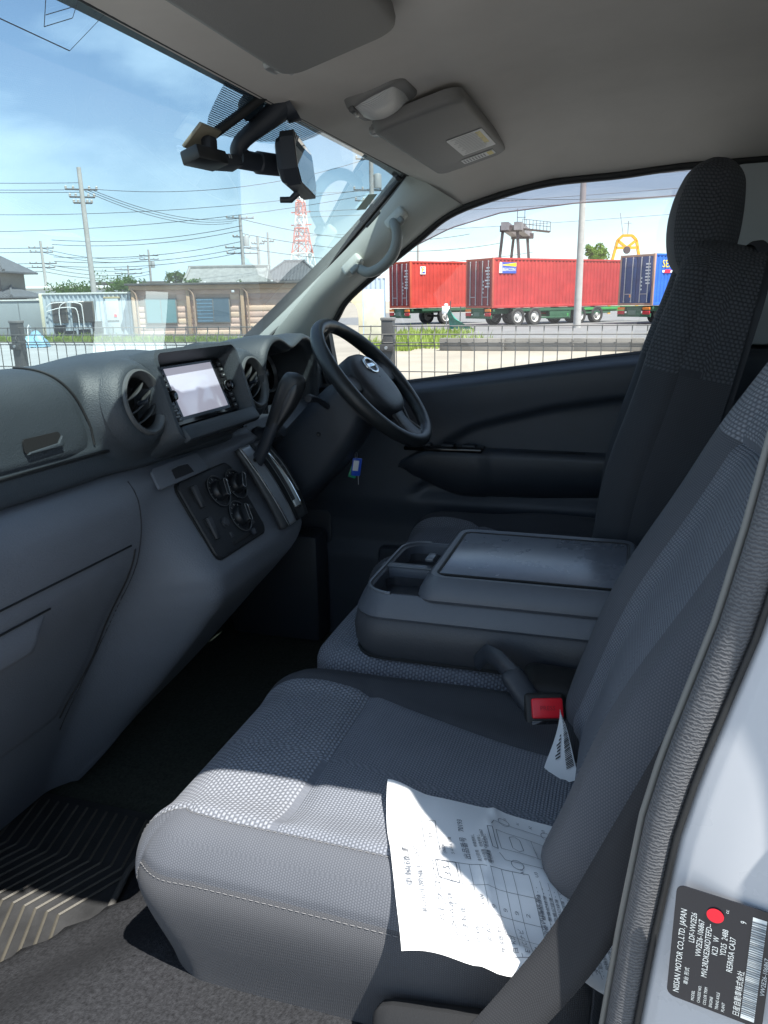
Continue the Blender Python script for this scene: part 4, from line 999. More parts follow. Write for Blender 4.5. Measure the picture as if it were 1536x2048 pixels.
# recliner cover and frame under the cushion
box('recliner_cover', (-.722, .125, .80), (.05, .17, .10), mat('matt_black_plastic', (.016, .017, .019), .8, spec=.15, bump=.2, bscale=500), ps, .03, rot=(-.15, 0, 0), seg=3)
box('seat_base', (-.45, .22, .755), (.44, .42, .05), M_BLACK, ps, .01)
ds_ = thing('driver_seat', 'far grey cloth seat with tall headrest beside the door window', 'car seat', group='cloth seats of the van')
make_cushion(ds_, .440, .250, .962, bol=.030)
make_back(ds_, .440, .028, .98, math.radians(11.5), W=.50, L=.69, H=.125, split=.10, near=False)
make_headrest(ds_, .440, -.140, 1.690, math.radians(8), near=False)
box('seat_base', (.44, .22, .80), (.46, .44, .12), M_BLACK, ds_, .02)
lathe('back_knob', [(0, .03), (.018, .028), (.022, .012), (.020, 0)], M_KNITU, ds_, 20, T(.30, -.205, 1.620, math.radians(70), 0, .6))

# centre seat with its backrest folded down as a console table
cs = thing('centre_seat', 'middle seat with backrest folded flat into a tray with cup holders', 'centre console')
cf, cA, cS = pad_fn(.345, .54, .15, .035, .06, lambda x, y: .004*math.cos(x*9), T(-.018, .235, .952, .02, 0, 0))
pad_piece('cushion', cf, -cA, cA, -cS, cS, M_KNIT, cs, .01, .012)
M_BOXPAD = mat('console_vinyl', (.046, .050, .058), .5, bump=.25, bscale=350, var=.1)
M_BOX = mat('console_plastic', (.082, .094, .114), .36, bump=.25, bscale=800, var=.10, vscale=9)
bcx, bw = -.018, .335
def plan(y0, y1, ins, r): return rrect(bw-2*ins, (y1-y0)-2*ins, r, 7, 0, (y0+y1)/2)
def bx_loft(name, secs, m, cap=True):
    rows = [[Vector((bcx+p[0], p[1], z)) for p in plan(y0, y1, ins, r)] for (y0, y1, ins, r, z) in secs]
    return grid(name, rows, m, cs, closev=True, capu=cap, ang=35)
bx_loft('folded_back_pad', [(-.06, .435, .03, .05, .945), (-.06, .435, .010, .06, .955), (-.06, .435, .002, .065, .975), (-.06, .435, .0, .065, 1.0), (-.06, .435, .004, .065, 1.022), (-.06, .435, .012, .06, 1.032)], M_BOXPAD)
tube('pad_piping', [(bcx+p[0], p[1], .957) for p in plan(-.06, .435, .007, .06)], .003, M_BLACK, cs, n=6)
shell = bx_loft('tray_shell', [(-.06, .430, .004, .06, 1.030), (-.06, .430, .002, .06, 1.034), (-.06, .430, .004, .058, 1.040), (-.06, .430, .014, .055, 1.062), (-.06, .430, .019, .052, 1.070), (-.06, .430, .024, .05, 1.070), (-.06, .430, .028, .045, 1.066), (-.06, .430, .031, .04, 1.034)], M_BOX, False)
# cup wells: rim ring, divider and floors
def ring_tray(name, x0, x1, y0, y1, zt, zb, m, parent, r=.02):
    cxm, cym, w, h = (x0+x1)/2, (y0+y1)/2, x1-x0, y1-y0
    rows = [[Vector((cxm+p[0], cym+p[1], z)) for p in rrect(w-2*i_, h-2*i_, max(.004, r-i_), 6)] for i_, z in ((-.010, zt-.004), (-.006, zt), (0, zt), (.003, zt-.003), (.008, zb), (.02, zb))]
    o = grid(name, rows, m, parent, closev=True, ang=40)
    return o
wellm = mat('cup_well', (.022, .025, .031), .45, bump=.15)
M_RIM = mat('tray_rim', (.13, .145, .165), .32, .2)
rim = [Vector((bcx+p[0], p[1], 1.071)) for p in plan(-.06, .430, .0215, .051)]; rim = [p for p in rim if p.y > .30]
rim.sort(key=lambda p: math.atan2(p.y-.30, -(p.x-bcx)))
tube('tray_rim', rim, .0032, M_RIM, cs, n=8)
box('tray_floor', (bcx, .36, 1.035), (.27, .115, .004), wellm, cs, .001)
box('cup_divider', (bcx, .358, 1.052), (.022, .118, .032), M_BOX, cs, .004); box('divider_cap', (bcx, .358, 1.069), (.020, .116, .004), M_RIM, cs, .001)
for s_ in (-1, 1):
    rows = [[Vector((bcx+s_*.071+p[0]*k_, .358+p[1]*k_, z_)) for p in rrect(.112, .094, .03, 6)] for k_, z_ in ((1.0, 1.052), (.97, 1.052), (.94, 1.037))]
    grid('cup_step', rows, wellm, cs, closev=True, ang=30)
lid = bx_loft('console_lid', [(-.06, .318, .010, .03, 1.066), (-.06, .318, .006, .032, 1.072), (-.06, .318, .008, .032, 1.082), (-.06, .318, .018, .03, 1.100), (-.06, .318, .025, .026, 1.107), (-.06, .318, .032, .022, 1.107), (-.06, .318, .040, .018, 1.1035)], M_BOX)
tp = box('lid_panel', (bcx, .128, 1.1045), (.238, .30, .004), mat('lid_laminate', (.15, .17, .21), .27, spec=.9, var=.18, vscale=7, bump=.05, bscale=120), cs, .0015)  # bluish base carries some of the sky sheen in its colour
tube('panel_gap', [Vector((bcx+p[0], p[1]+.128, 1.1045)) for p in rrect(.247, .309, .012)]+[Vector((bcx+rrect(.247, .309, .012)[0][0], .128+rrect(.247, .309, .012)[0][1], 1.1045))], .0028, M_BLACK, cs, n=6)
box('lid_latch', (bcx+.02, .327, 1.083), (.036, .016, .008), M_RIM, cs, .003)

# seat belt, buckle
sb = thing('seat_belt', 'dark grey seat belt webbing running down past the door pillar', 'seat belt')
M_WEB = knit('belt_webbing', (.026, .027, .030), (.038, .039, .043), .0018, .0030, strength=.2, dist=.0008, sheen=.05)
cen = cr([(-.757, -.150, 1.45), (-.754, -.110, 1.33), (-.752, -.075, 1.22), (-.752, -.030, 1.10), (-.755, .010, 1.00), (-.758, .050, .925), (-.762, .085, .868), (-.755, .098, .842), (-.745, .090, .815)], 60)
rows = []
for i, p in enumerate(cen):
    t = (cen[min(i+1, 59)]-cen[max(i-1, 0)]).normalized(); n_ = Vector((-1, .25, .25)); w = t.cross(n_).normalized(); tw = .55*smooth01((i-25)/25)
    w = (w*math.cos(tw)+n_.normalized()*math.sin(tw)*.5).normalized()
    rows.append([p+w*.0235*k for k in (-1, -.5, 0, .5, 1)])
grid('webbing', rows, M_WEB, sb, thick=.0014)
box('anchor', (-.745, .088, .80), (.02, .04, .05), M_DARK, sb, .008)
bk = thing('seat_belt_buckle', 'black seat belt buckle with red release button', 'seat belt buckle')
BK = frame((-.302, .080, .968), (.30, -.95, 0), (.5, .15, .85))       # local z faces out of the seat gap
boxm('housing', BK @ Matrix.Translation((0, .002, -.014)), (.060, .050, .026), M_BLACK, bk, .007, seg=3)
boxm('shell', BK @ Matrix.Translation((-.026, .026, -.020)) @ Matrix.Rotation(.55, 4, 'Z'), (.036, .085, .026), M_DARK, bk, .011, seg=3)
boxm('tongue_slot', BK @ Matrix.Translation((.0, -.0165, .0000)), (.044, .006, .003), M_GLOSSK, bk, .0005)
boxm('release_button', BK @ Matrix.Translation((.002, .004, .0005)), (.046, .029, .006), mat('red_button', (.70, .012, .025), .38), bk, .003)
pr = Soup(); pr.text('PRESS', 0, .001, .0090, align='CENTER'); pr.build('press_mark', mat('red_emboss', (.35, .008, .014), .5), bk, M=BK @ Matrix.Translation((.002, 0, .0040)))
tube('stalk', [BK @ Vector(p) for p in ((-.040, .052, -.022), (-.060, .078, -.030), (-.075, .090, -.05), (-.085, .080, -.09))], [.017, .016, .015, .014], M_DARK, bk, n=10, flat=.5)
box('stalk_cover', (-.222, .060, .965), (.075, .13, .045), M_BLACK, bk, .018, rot=(.1, -.2, .12), seg=3)
# luggage-style barcode strip hanging from the buckle
tg = thing('barcode_strip', 'torn white barcode slip tucked beside the red buckle', 'paper slip')
tgp = [(-.321, .062, .978), (-.355, .048, .968), (-.400, .030, .945), (-.416, .026, .940), (-.408, .056, .930), (-.400, .066, .915), (-.372, .060, .935), (-.338, .066, .958)]
def tag_pt(u, v): # u down the strip, v across
    a = Vector((-.330, .058, .985)).lerp(Vector((-.425, .024, .952)), u); b = Vector((-.334, .066, .972)).lerp(Vector((-.455, .074, .938)), u)
    p = a.lerp(b, v*(.10+.90*math.sin(min(1, u*1.5)*math.pi*.5))); p.z += .006*math.sin(u*5+v*2); return p
rows = [[tag_pt(i/20, j/8*(1-.75*smooth01((i/20-.72)/.28)*1.0)) for j in range(9)] for i in range(21)]
grid('strip', rows, paper_mat('slip_paper', (.72, .75, .78)), tg)
bar = Soup()
for k in range(34):
    u0 = .12+.70*k/34; bar.rect(u0, .04, u0+.008+.008*random.random(), .26)
for k in range(7): bar.rect(.35+.04*k, .42, .37+.04*k, .50+.2*random.random())
bar.build('barcode', mat('black_ink', (.015, .015, .018), .7), tg, fn=lambda v: tag_pt(v.x, v.y)+Vector((-.001, 0, .0016)))
# ------------------------------------------------------------------ document on the seat
doc = thing('inspection_sheet', 'creased white printed form with car diagram lying on the near seat', 'paper sheet')
from mathutils.bvhtree import BVHTree
_bv = []
for o_ in ps.children:
    if o_.type == 'MESH' and o_.name.startswith(('cushion', 'stitching')):
        _bv.append(BVHTree.FromPolygons([v.co for v in o_.data.vertices], [tuple(p.vertices) for p in o_.data.polygons]))
def seat_z(X, Y):
    best = .918
    for t_ in _bv:
        h = t_.ray_cast(Vector((X, Y, 1.3)), Vector((0, 0, -1)))
        if h[0] is not None: best = max(best, h[0].z)
    return best
NX, NY, DW, DL = 30, 34, .212, .262
def doc_xy(x, y): return -.748+x*1.0-.02*y+.010*math.sin(y*11), .172+.36*x-y*1.0+.05*x*math.sin(x*14)
_Z = [[seat_z(*doc_xy(DW*i/NX, DL*j/NY))+.004 for i in range(NX+1)] for j in range(NY+1)]
_H = [r[:] for r in _Z]
for it in range(60):       # stiff sheet: relax towards flatness, never below the seat
    N_ = [r[:] for r in _H]
    for j in range(NY+1):
        for i in range(NX+1):
            q = [_H[b][a] for a, b in ((i-1, j), (i+1, j), (i, j-1), (i, j+1)) if 0 <= a <= NX and 0 <= b <= NY]
            N_[j][i] = max(_Z[j][i], sum(q)/len(q))
    _H = N_
for j in range(NY+1):
    for i in range(NX+1):
        x, y = DW*i/NX, DL*j/NY
        _H[j][i] += .007*(1+math.sin(x*34+y*21))*.5*smooth01((.22-y)/.06)+.016*smooth01((.055-y)/.055)*smooth01((x-.16)/.05)+.014*smooth01((.06-x)/.06)*(.5+.5*math.sin(y*44+.6))+.008*math.exp(-(abs((x-.06)+(y-.07)*.6)/.008))+.006*math.exp(-(abs((y-.105)-(x-.1)*.25)/.007))
def doc_pt(x, y):
    X, Y = doc_xy(x, y); u, v = min(max(x/DW*NX, 0), NX-1e-6), min(max(y/DL*NY, 0), NY-1e-6); a, b = int(u), int(v); fu, fv = u-a, v-b
    z = lerp(lerp(_H[b][a], _H[b][a+1], fu), lerp(_H[b+1][a], _H[b+1][a+1], fu), fv); return Vector((X, Y, z))
n1, n2 = 60, 68
grid('sheet', [[doc_pt(.212*i/n1, .262*j/n2) for i in range(n1+1)] for j in range(n2+1)], paper_mat('form_paper', (.84, .85, .86)), doc)
s = Soup()
w1 = .0006
s.text('車輌確認書', .075, .022-.0, .0105)
s.V = s.V
S2 = Soup()
def t(txt, x, y, size, sx=1.0): S2.text(txt, x, -y, size, sx=sx)
t('車輌確認書', .068, .020, .0085); t('第103回 開催日：2026/07/10', .045, .032, .0068, .95); t('パトラコーナー', .040, .050, .0088)
S2.frame(.118, -.058, .165, -.042, w1); t('落札', .134, .053, .0068)
t('(1N224)', .112, .064, .0048); t('ＳＡＭＡＲ機', .112, .073, .0048); t('出品番号　70193', .108, .090, .0088)
for k in range(3): t('走行距離　修復歴無し', .106, .101+.0065*k, .0045)
S2.frame(.020, -.052, .102, -.150, w1*.9)
for k in range(1, 8): S2.line(.020, -.052-.0115*k, .102, -.052-.0115*k, w1*.7)
for q in (.040, .058, .080): S2.line(q, -.052, q, -.150, w1*.6)
S2.frame(.080, -.050, .102, -.072, w1*1.6); t('3.5', .084, .064, .0105)
rnd = random.Random(5)
words = ['2500 LDF-VW2E26', 'ＡＴ 5速 軽油', '13万 km', '冷房 ＡＣ', '検 8年7月', '白 Ｋ23', 'ＥＴＣ ナビ', '70193', '修復 無']
for k in range(8):
    t(words[k], .023, .060+.0115*k, .0060, .9); t(rnd.choice(['ＡＡＣ', 'ＰＳ', 'ＰＷ', 'ＡＢＳ', '２', '９']), .062, .060+.0115*k, .0052)
for k in range(10): t('・・取扱説明・保証書・整備記録簿・・', .020, .156+.006*k, .0040)
for k in range(9): S2.line(.018, -.160-.0085*k, .098, -.160-.0085*k, w1*.6)
t('車台番号 VW2E26-106867', .104, .112, .0050); t('検査員報告 (この店内価格帯)', .016, .1545, .0052)
for k, wv in enumerate(['シートしみ', '左スライドキズ', '下廻サビ', 'タイヤ ７']): t(wv, .022, .168+.0085*k, .0062)
# car diagram
ox, oy = .150, -.165
S2.poly([(ox-.016, oy+.036), (ox-.018, oy-.038), (ox+.018, oy-.038), (ox+.016, oy+.036)], w1, True)
S2.poly([(ox-.014, oy+.016), (ox-.010, oy+.022), (ox+.010, oy+.022), (ox+.014, oy+.016), (ox+.010, oy+.010), (ox-.010, oy+.010)], w1, True)
S2.frame(ox-.018, oy+.040, ox+.018, oy+.046, w1*1.3); S2.frame(ox-.016, oy-.048, ox+.016, oy-.041, w1)
for q in (-.004, -.018, -.03): S2.line(ox-.017, oy+q, ox+.017, oy+q, w1*.7)
for sx_ in (-1, 1):
    bx_ = ox+sx_*.030
    S2.poly([(bx_-sx_*.006, oy+.040), (bx_+sx_*.004, oy+.036), (bx_+sx_*.006, oy-.036), (bx_-sx_*.006, oy-.040)], w1)
    for qy in (.024, -.026): S2.poly([(bx_+sx_*.008+.0065*math.cos(a), oy+qy+.0065*math.sin(a)) for a in [2*math.pi*k/14 for k in range(14)]], w1, True)
    for k in range(4): t(rnd.choice(['A1', 'U1', 'A2', 'U3']), bx_+sx_*.016-.003, -(oy+.02-.015*k), .0048)
S2.build('print', mat('form_ink', (.10, .11, .13), .8), doc, fn=lambda v: doc_pt(v.x, -v.y)+Vector((0, 0, .0012)))
# ------------------------------------------------------------------ things fixed to the roof
M_VIS = mat('sun_visor_vinyl', (.20, .195, .185), .62, bump=.25, bscale=700, var=.04)
M_PRINT = mat('label_print', (.28, .28, .28), .7)
def visor(label, cx, sgn, w):
    root = thing('sun_visor', label, 'sun visor', group='folded sun visors')
    A = frame((cx, .382, 1.868), (1, 0, 0), (0, -.165, .044))     # local y runs to the rear, z down into the cab? 
    if A.to_3x3().col[2].z > 0: A = frame((cx, .382, 1.868), (-1, 0, 0), (0, -.165, .044))
    pts = []
    hw = w/2
    for p in rrect(w, .172, .035, 7):
        x, y = p
        if y < -.03: y += .012*math.cos(x/hw*1.5)
        pts.append((x, y))
    bmv = prism_bm(pts, .024, A @ Matrix.Translation((0, 0, -.010)), .009)
    bm_obj('panel', bmv, M_VIS, root, ang=50)
    return root, A
vr, VA = visor('folded grey sun visor over the steering wheel with white warning labels', .350, 1, .53)
vl, VL = visor('folded plain grey sun visor over the near seat, cut by the top edge', -.475, -1, .40)
def vis_local(A, X, Y):   # world x,y to visor local
    q = A.inverted() @ Vector((X, Y, 1.868)); return q.x, q.y
sgnx = 1 if VA.to_3x3().col[0].x > 0 else -1
VT = VA @ Matrix.Translation((0, 0, .0150))
# labels: local y to the rear
VW = VT if sgnx > 0 else VT @ Matrix.Rotation(math.pi, 4, 'Z') @ Matrix.Scale(-1, 4, (0, 1, 0)) @ Matrix.Scale(1, 4)
def vlab(x, y, z=0): return VT @ Matrix.Translation((sgnx*x, y, z))
M_LW = mat('label_white', (.66, .66, .64), .5); M_LY = mat('label_yellow', (.66, .54, .15), .5)
prism('warning_label', rrect(.172, .074, .003), .0006, M_LW, vr, vlab(.050, .040))
prism('warning_label', rrect(.046, .074, .003), .0006, M_LW, vr, vlab(.196, .026))
so = Soup()
for k in range(13): so.rect(-.078+.0122*k, -.030+.004*((k*5) % 3), -.0755+.0122*k, .018+.003*((k*7) % 4))
so.build('label_text', M_PRINT, vr, M=vlab(.050, .040, .0009))
so = Soup()
for k in range(8): so.rect(-.016, -.033+.0066*k, .016, -.030+.0066*k)
so.build('label_text', M_PRINT, vr, M=vlab(.196, .026, .0009))
so = Soup(); so.rect(-.075, .021, .040, .031); so.build('yellow_band', M_LY, vr, M=vlab(.050, .040, .0008))
so = Soup(); so.rect(-.020, .022, .020, .034); so.build('yellow_band', M_LY, vr, M=vlab(.196, .026, .0008))
M_CLIP = mat('clip_plastic', (.30, .30, .29), .3, .3)
for root, x in ((vr, .130), (vl, -.305)):
    box('hinge_clip', (x, .463, 1.846), (.034, .020, .016), M_CLIP, root, .006, rot=(-.25, 0, 0))
    tube('visor_rod', [(x-.02, .462, 1.850), (x+.05, .460, 1.850)], .005, M_CLIP, root)
lamp = thing('cabin_lamp', 'pale ribbed cabin lamp on the roof lining above the windshield', 'lamp')
LA = frame((.032, .420, 1.8755), (1, 0, 0), (0, -.092, .036))
bm_obj('base', prism_bm(rrect(.125, .108, .03, 7), .020, LA @ Matrix.Translation((0, 0, -.012)), .008), M_VIS, lamp, ang=50)
P = []
for i in range(25):
    row = []
    for j in range(25):
        u, v = -1+2*i/24, -1+2*j/24; k = max(abs(u), abs(v)); h = math.hypot(u, v) or 1; s_ = (k/h*.35+.65) if k else 1
        row.append(LA @ Vector((u*s_*.054, v*s_*.040-.004, .008+.016*(1-abs(u)**3)*(1-abs(v)**3))))
    P.append(row)
def lens_mat():
    m = mat('lamp_lens', (.62, .62, .60), .25, spec=.6); N = m.node_tree.nodes; L = m.node_tree.links
    tc = N.new('ShaderNodeTexCoord'); w = N.new('ShaderNodeTexWave'); w.inputs['Scale'].default_value = 110; w.bands_direction = 'X'; L.new(tc.outputs['Object'], w.inputs['Vector'])
    b = N.new('ShaderNodeBump'); b.inputs['Strength'].default_value = .5; b.inputs['Distance'].default_value = .002; L.new(w.outputs['Fac'], b.inputs['Height']); L.new(b.outputs[0], N['Principled BSDF'].inputs['Normal'])
    return m
grid('lens', P, lens_mat(), lamp)
boxm('switch', LA @ Matrix.Translation((-.030, -.043, .009)), (.052, .010, .008), mat('switch_grey', (.10, .10, .10), .5), lamp, .002)
boxm('switch_knob', LA @ Matrix.Translation((-.036, -.043, .015)), (.016, .006, .006), M_CLIP, lamp, .002)

# rear-view mirror on its stalk
rm = thing('rear_view_mirror', 'black rear-view mirror seen edge-on, hanging from the windshield header', 'mirror')
MX = Vector((.966, .255, 0)).normalized(); MM = frame((-.005, .548, 1.772), MX, (0, .10, .995))     # local z = glass side
if MM.to_3x3().col[2].y > 0: MM = frame((-.005, .548, 1.772), -MX, (0, .10, .995))
SC_ = .96
hexa = [(-.118, -.020), (-.112, .030), (-.10, .041), (.10, .041), (.112, .030), (.118, -.020), (.092, -.042), (-.092, -.042)]
hexa = [(p[0], p[1]*SC_) for p in hexa]
bm_obj('housing', prism_bm(hexa, .036, MM @ Matrix.Translation((0, 0, -.038)), .0) if False else prism_bm(hexa, -.022, MM, .0), M_DARK, rm, ang=30)
bm_obj('back_shell', prism_bm([(p[0]*.90, p[1]*.86) for p in hexa], -.014, MM @ Matrix.Translation((0, 0, -.020)), .009), M_DARK, rm, ang=30)
prism('mirror_glass', [(p[0]*.95, p[1]*.91) for p in hexa], .001, mat('mirror_silver', (.85, .87, .9), .01, 1.0), rm, MM @ Matrix.Translation((0, 0, .0008)))
tube('dip_tab', [MM @ Vector(p) for p in ((-.02, -.042, -.016), (-.02, -.052, -.030), (-.02, -.050, -.048))], [.006, .0055, .005], M_DARK, rm)
tube('stalk', cr([(-.075, .552, 1.853), (-.095, .580, 1.826), (-.118, .608, 1.797), (-.116, .617, 1.780), (-.098, .612, 1.772)], 16), [.020, .019, .018, .017, .0155, .0145, .0135, .013, .013, .013, .0135, .014, .0145, .015, .015, .015], M_DARK, rm, n=12)
tube('ball_arm', [(-.120, .618, 1.772), (-.080, .603, 1.771), (-.078, .602, 1.771), (-.038, .585, 1.772), (-.01, .575, 1.772)], [.0155, .0150, .018, .0175, .015], M_DARK, rm, n=14)
tube('stalk_cover', [(-.065, .545, 1.857), (-.070, .560, 1.846)], [.030, .022], M_DARK, rm, n=12)
dc = thing('dash_camera', 'small black dash camera stuck to the windshield beside the mirror', 'camera')
DB = frame((-.205, .620, 1.758), (.985, -.17, 0), (0, .97, -.25)) @ Matrix.Scale(.66, 4)
bm_obj('body', rbox_bm(.105, .052, .032, .005, 2, None, DB @ Matrix.Translation((-.018, 0, 0))), mat('camera_body', (.020, .022, .024), .35), dc)
bm_obj('rear_grip', rbox_bm(.065, .046, .027, .006, 2, None, DB @ Matrix.Translation((.058, -.002, 0)) @ Matrix.Rotation(-.22, 4, 'Z')), M_DARK, dc)
for k in range(2): boxm('button_mark', DB @ Matrix.Translation((.044+.007*k, -.024, .006)) , (.003, .0012, .010), M_WHITE_INK, dc, 0)
boxm('bracket', frame(on_ws(-.205, 1.795, -.010), (1, 0, 0), (0, -.74, .67)) , (.060, .045, .006), mat('bracket_tan', (.30, .27, .20), .5), dc, .002)
boxm('hinge', frame((-.200, .622, 1.778), (1, 0, 0), (0, 1, 0)), (.024, .018, .026), M_DARK, dc, .005)
tube('cable_duct', [on_ws(-.178, 1.802, -.006), on_ws(-.150, 1.833, -.006), on_ws(-.128, 1.862, -.006)], .0075, M_BLACK, dc, n=8, flat=.7)
rs = thing('rain_sensor', 'round black sensor on the glass above the mirror stalk', 'sensor')
lathe('cap', [(.021, 0), (.020, .014), (.015, .021), (0, .023)], M_DARK, rs, 24, frame(on_ws(-.118, 1.842, -.003), (1, 0, 0), (0, -.74, .67)) @ Matrix.Rotation(math.pi, 4, 'X'))
lathe('lens', [(.010, 0), (.008, .005), (0, .006)], M_SATIN, rs, 16, frame(on_ws(-.088, 1.853, -.010), (1, 0, 0), (0, -.74, .67)) @ Matrix.Rotation(math.pi, 4, 'X'))

# grab handle on the far pillar
gh = thing('grab_handle', 'curved grey grab handle on the far windshield pillar', 'grab handle')
M_HND = mat('handle_grey', (.22, .235, .225), .45, bump=.1, bscale=800)
hp = cr([(.700, .598, 1.742), (.672, .592, 1.738), (.652, .578, 1.718), (.648, .577, 1.690), (.650, .590, 1.660), (.655, .618, 1.634), (.664, .655, 1.620), (.678, .685, 1.628), (.700, .705, 1.640)], 44)
tube('grip', hp, [.0115+.003*math.sin(math.pi*i/43) for i in range(44)], M_HND, gh, n=14)
PD = Vector((0, -.124, .108)).normalized()
for c in ((.688, .590, 1.750), (.690, .712, 1.640)):
    boxm('end_mount', frame(c, PD, (-.5, -.6, -.6)), (.062, .034, .026), M_TRIM, gh, .009, seg=3)
    boxm('end_cap', frame(Vector(c)+Vector((-.016, -.012, -.010)), PD, (-.5, -.6, -.6)), (.030, .022, .014), M_HND, gh, .006, seg=3)

# certification plate on the near door pillar
cp = thing('certification_plate', 'black maker plate with barcode and red dot on the white door pillar', 'label plate')
ct = Vector((-.8425, -.105, 1.085)); CPM = frame((-.8235, -.0925, 1.084), (.03, .0, 1.0), (.20, .98, 0))   # local x up, local y towards the front
if CPM.to_3x3().col[2].x > 0: CPM = frame((-.8235, -.0925, 1.084), (.03, 0, 1), (-.20, -.98, 0))
fy = 1 if CPM.to_3x3().col[1].y > 0 else -1
M_PLATE = mat('plate_black', (.010, .011, .016), .3, coat=.3)
prism('plate', rrect(.098, .066, .006), .0008, M_PLATE, cp, CPM)
M_PINK = mat('plate_ink', (.62, .66, .66), .4)
so = Soup()
def tl(txt, x, y, size, sx=1.0): so.text(txt, x, y, size, sx=sx)
tl('NISSAN MOTOR CO.,LTD. JAPAN', -.044, .0245, .0060, .84)
for k, (x, txt) in enumerate(((.004, 'LDF-VW2E26'), (-.006, 'VW2E26-106867'), (-.022, 'MVL2RDKE26KDTEFD--'), (.0, 'K23   W'), (.002, 'YD25  2488'), (-.010, 'RE5R05A CA37'), (.034, '9'))):
    tl(txt, x, .0175-.0054*k, .0056, .82)
tl('車台 形式', -.034, .0190, .0036)
for k, txt in enumerate(('MODEL', 'CHASSIS NO.', 'COLOR TRIM', 'ENGINE', 'TRANS AXLE', 'PLANT')): tl(txt, -.046, .0135-.0042*k, .0030, .9)
tl('日産自動車株式会社', -.045, -.0172, .0052, .85); tl('cc', .038, -.0030, .0036)
tl('VW2E26-106867', -.020, -.0318, .0042, 1.1)
so.build('lettering', M_PINK, cp, M=CPM @ Matrix.Translation((0, 0, .0011)))
so = Soup(); rnd = random.Random(3); x = -.043
so.rect(-.045, -.0275, .042, -.0185)
so.build('barcode_field', M_PINK, cp, M=CPM @ Matrix.Translation((0, 0, .0011)))
so = Soup(); x = -.041
while x < .038:
    w = rnd.choice((.0005, .0008, .0012)); so.rect(x, -.0275, x+w, -.0185); x += w+rnd.choice((.0005, .0008, .0011))
so.build('barcode', mat('bar_grey', (.10, .12, .14), .5), cp, M=CPM @ Matrix.Translation((0, 0, .0015)))
lathe('red_dot', [(.0058, .0008), (0, .0009)], mat('red_sticker', (.75, .012, .03), .45), cp, 28, CPM @ Matrix.Translation((.0335, .0055, .001)))
# ------------------------------------------------------------------ ground outside
def ground_mat():
    m = mat('gravel_ground', (.30, .27, .225), .95, bump=.5, bscale=12, var=.22, vscale=.35, spec=.1, detail=8); return m
g = mesh_obj('ground', [(-900, -900, 0), (900, -900, 0), (900, 900, 0), (-900, 900, 0)], [(0, 1, 2, 3)], ground_mat(), smooth=False); kind(g, 'structure')
M_ASPH = mat('worn_asphalt', (.15, .15, .15), .92, bump=.4, bscale=30, var=.22, vscale=.8)
kind(mesh_obj('asphalt_yard', [(-30, -30, .006), (5.4, -30, .006), (5.4, 40, .006), (-30, 40, .006)], [(0, 1, 2, 3)], mat('yard_asphalt', (.20, .20, .20), .92, bump=.4, bscale=30, var=.2, vscale=.8), smooth=False), 'structure')
kind(mesh_obj('road', [(8, 14, .006), (26, 14, .006), (27, 60, .006), (8, 60, .006)], [(0, 1, 2, 3)], mat('road_asphalt', (.34, .345, .34), .9, bump=.3, bscale=30, var=.15, vscale=.7), smooth=False), 'structure')
kind(mesh_obj('truck_yard', [(27, 30, .010), (90, 30, .010), (90, -60, .010), (27, -60, .010)], [(0, 1, 2, 3)], M_ASPH, smooth=False), 'structure')

# ------------------------------------------------------------------ mesh fence
M_WIRE = mat('fence_wire', (.16, .155, .145), .55, .5, var=.2, vscale=9)
M_POST = mat('fence_post', (.06, .058, .056), .5, .2, var=.2, vscale=5)
FX = 6.02
fence = thing('mesh_fence', 'brown welded wire fence with bent tops running across outside the cab', 'fence')
z_v = [.08, .80, 1.128, 1.150, 1.19, 1.222, 1.240, 1.302]
wire_me = None
bmw = tube_bm([(0, 0, .06), (0, 0, .60), (0, 0, 1.118), (-.012, 0, 1.135), (-.040, 0, 1.185), (-.012, 0, 1.236), (0, 0, 1.252), (0, 0, 1.312)], .0055, 5)
k = 0
y = 8.2
while y > -1.7:
    if k == 0: w0 = bm_obj('upright_wire', bmw, M_WIRE, fence); w = w0
    else: w = link(bpy.data.objects.new('upright_wire', w0.data), fence)
    w.location = (FX, y, 0); y -= .1285; k += 1
hw0 = None
for z, dx in ((1.303, 0), (1.226, -.012), (1.147, -.012), (1.118, .002), (.872, .002), (.62, .002), (.37, .002), (.12, .002)):
    if hw0 is None: hw0 = tube('cross_wire', [(0, -1.75, 0), (0, 8.3, 0)], .006, M_WIRE, fence, n=5); hw = hw0
    else: hw = link(bpy.data.objects.new('cross_wire', hw0.data), fence)
    hw.location = (FX+dx-.008, 0, z)
for y in (2.25, 6.68):
    box('post', (FX+.03, y, .68), (.10, .115, 1.36), M_POST, fence, .008)
    box('post_cap', (FX+.03, y, 1.372), (.112, .128, .03), mat('post_cap', (.16, .155, .15), .5), fence, .006)
    box('post_bracket', (FX-.03, y, 1.10), (.03, .135, .07), M_POST, fence, .006)
    lathe('bracket_bolt', [(.018, 0), (.016, .012), (0, .014)], M_STEEL, fence, 12, T(FX-.045, y, 1.10, 0, -math.pi/2))

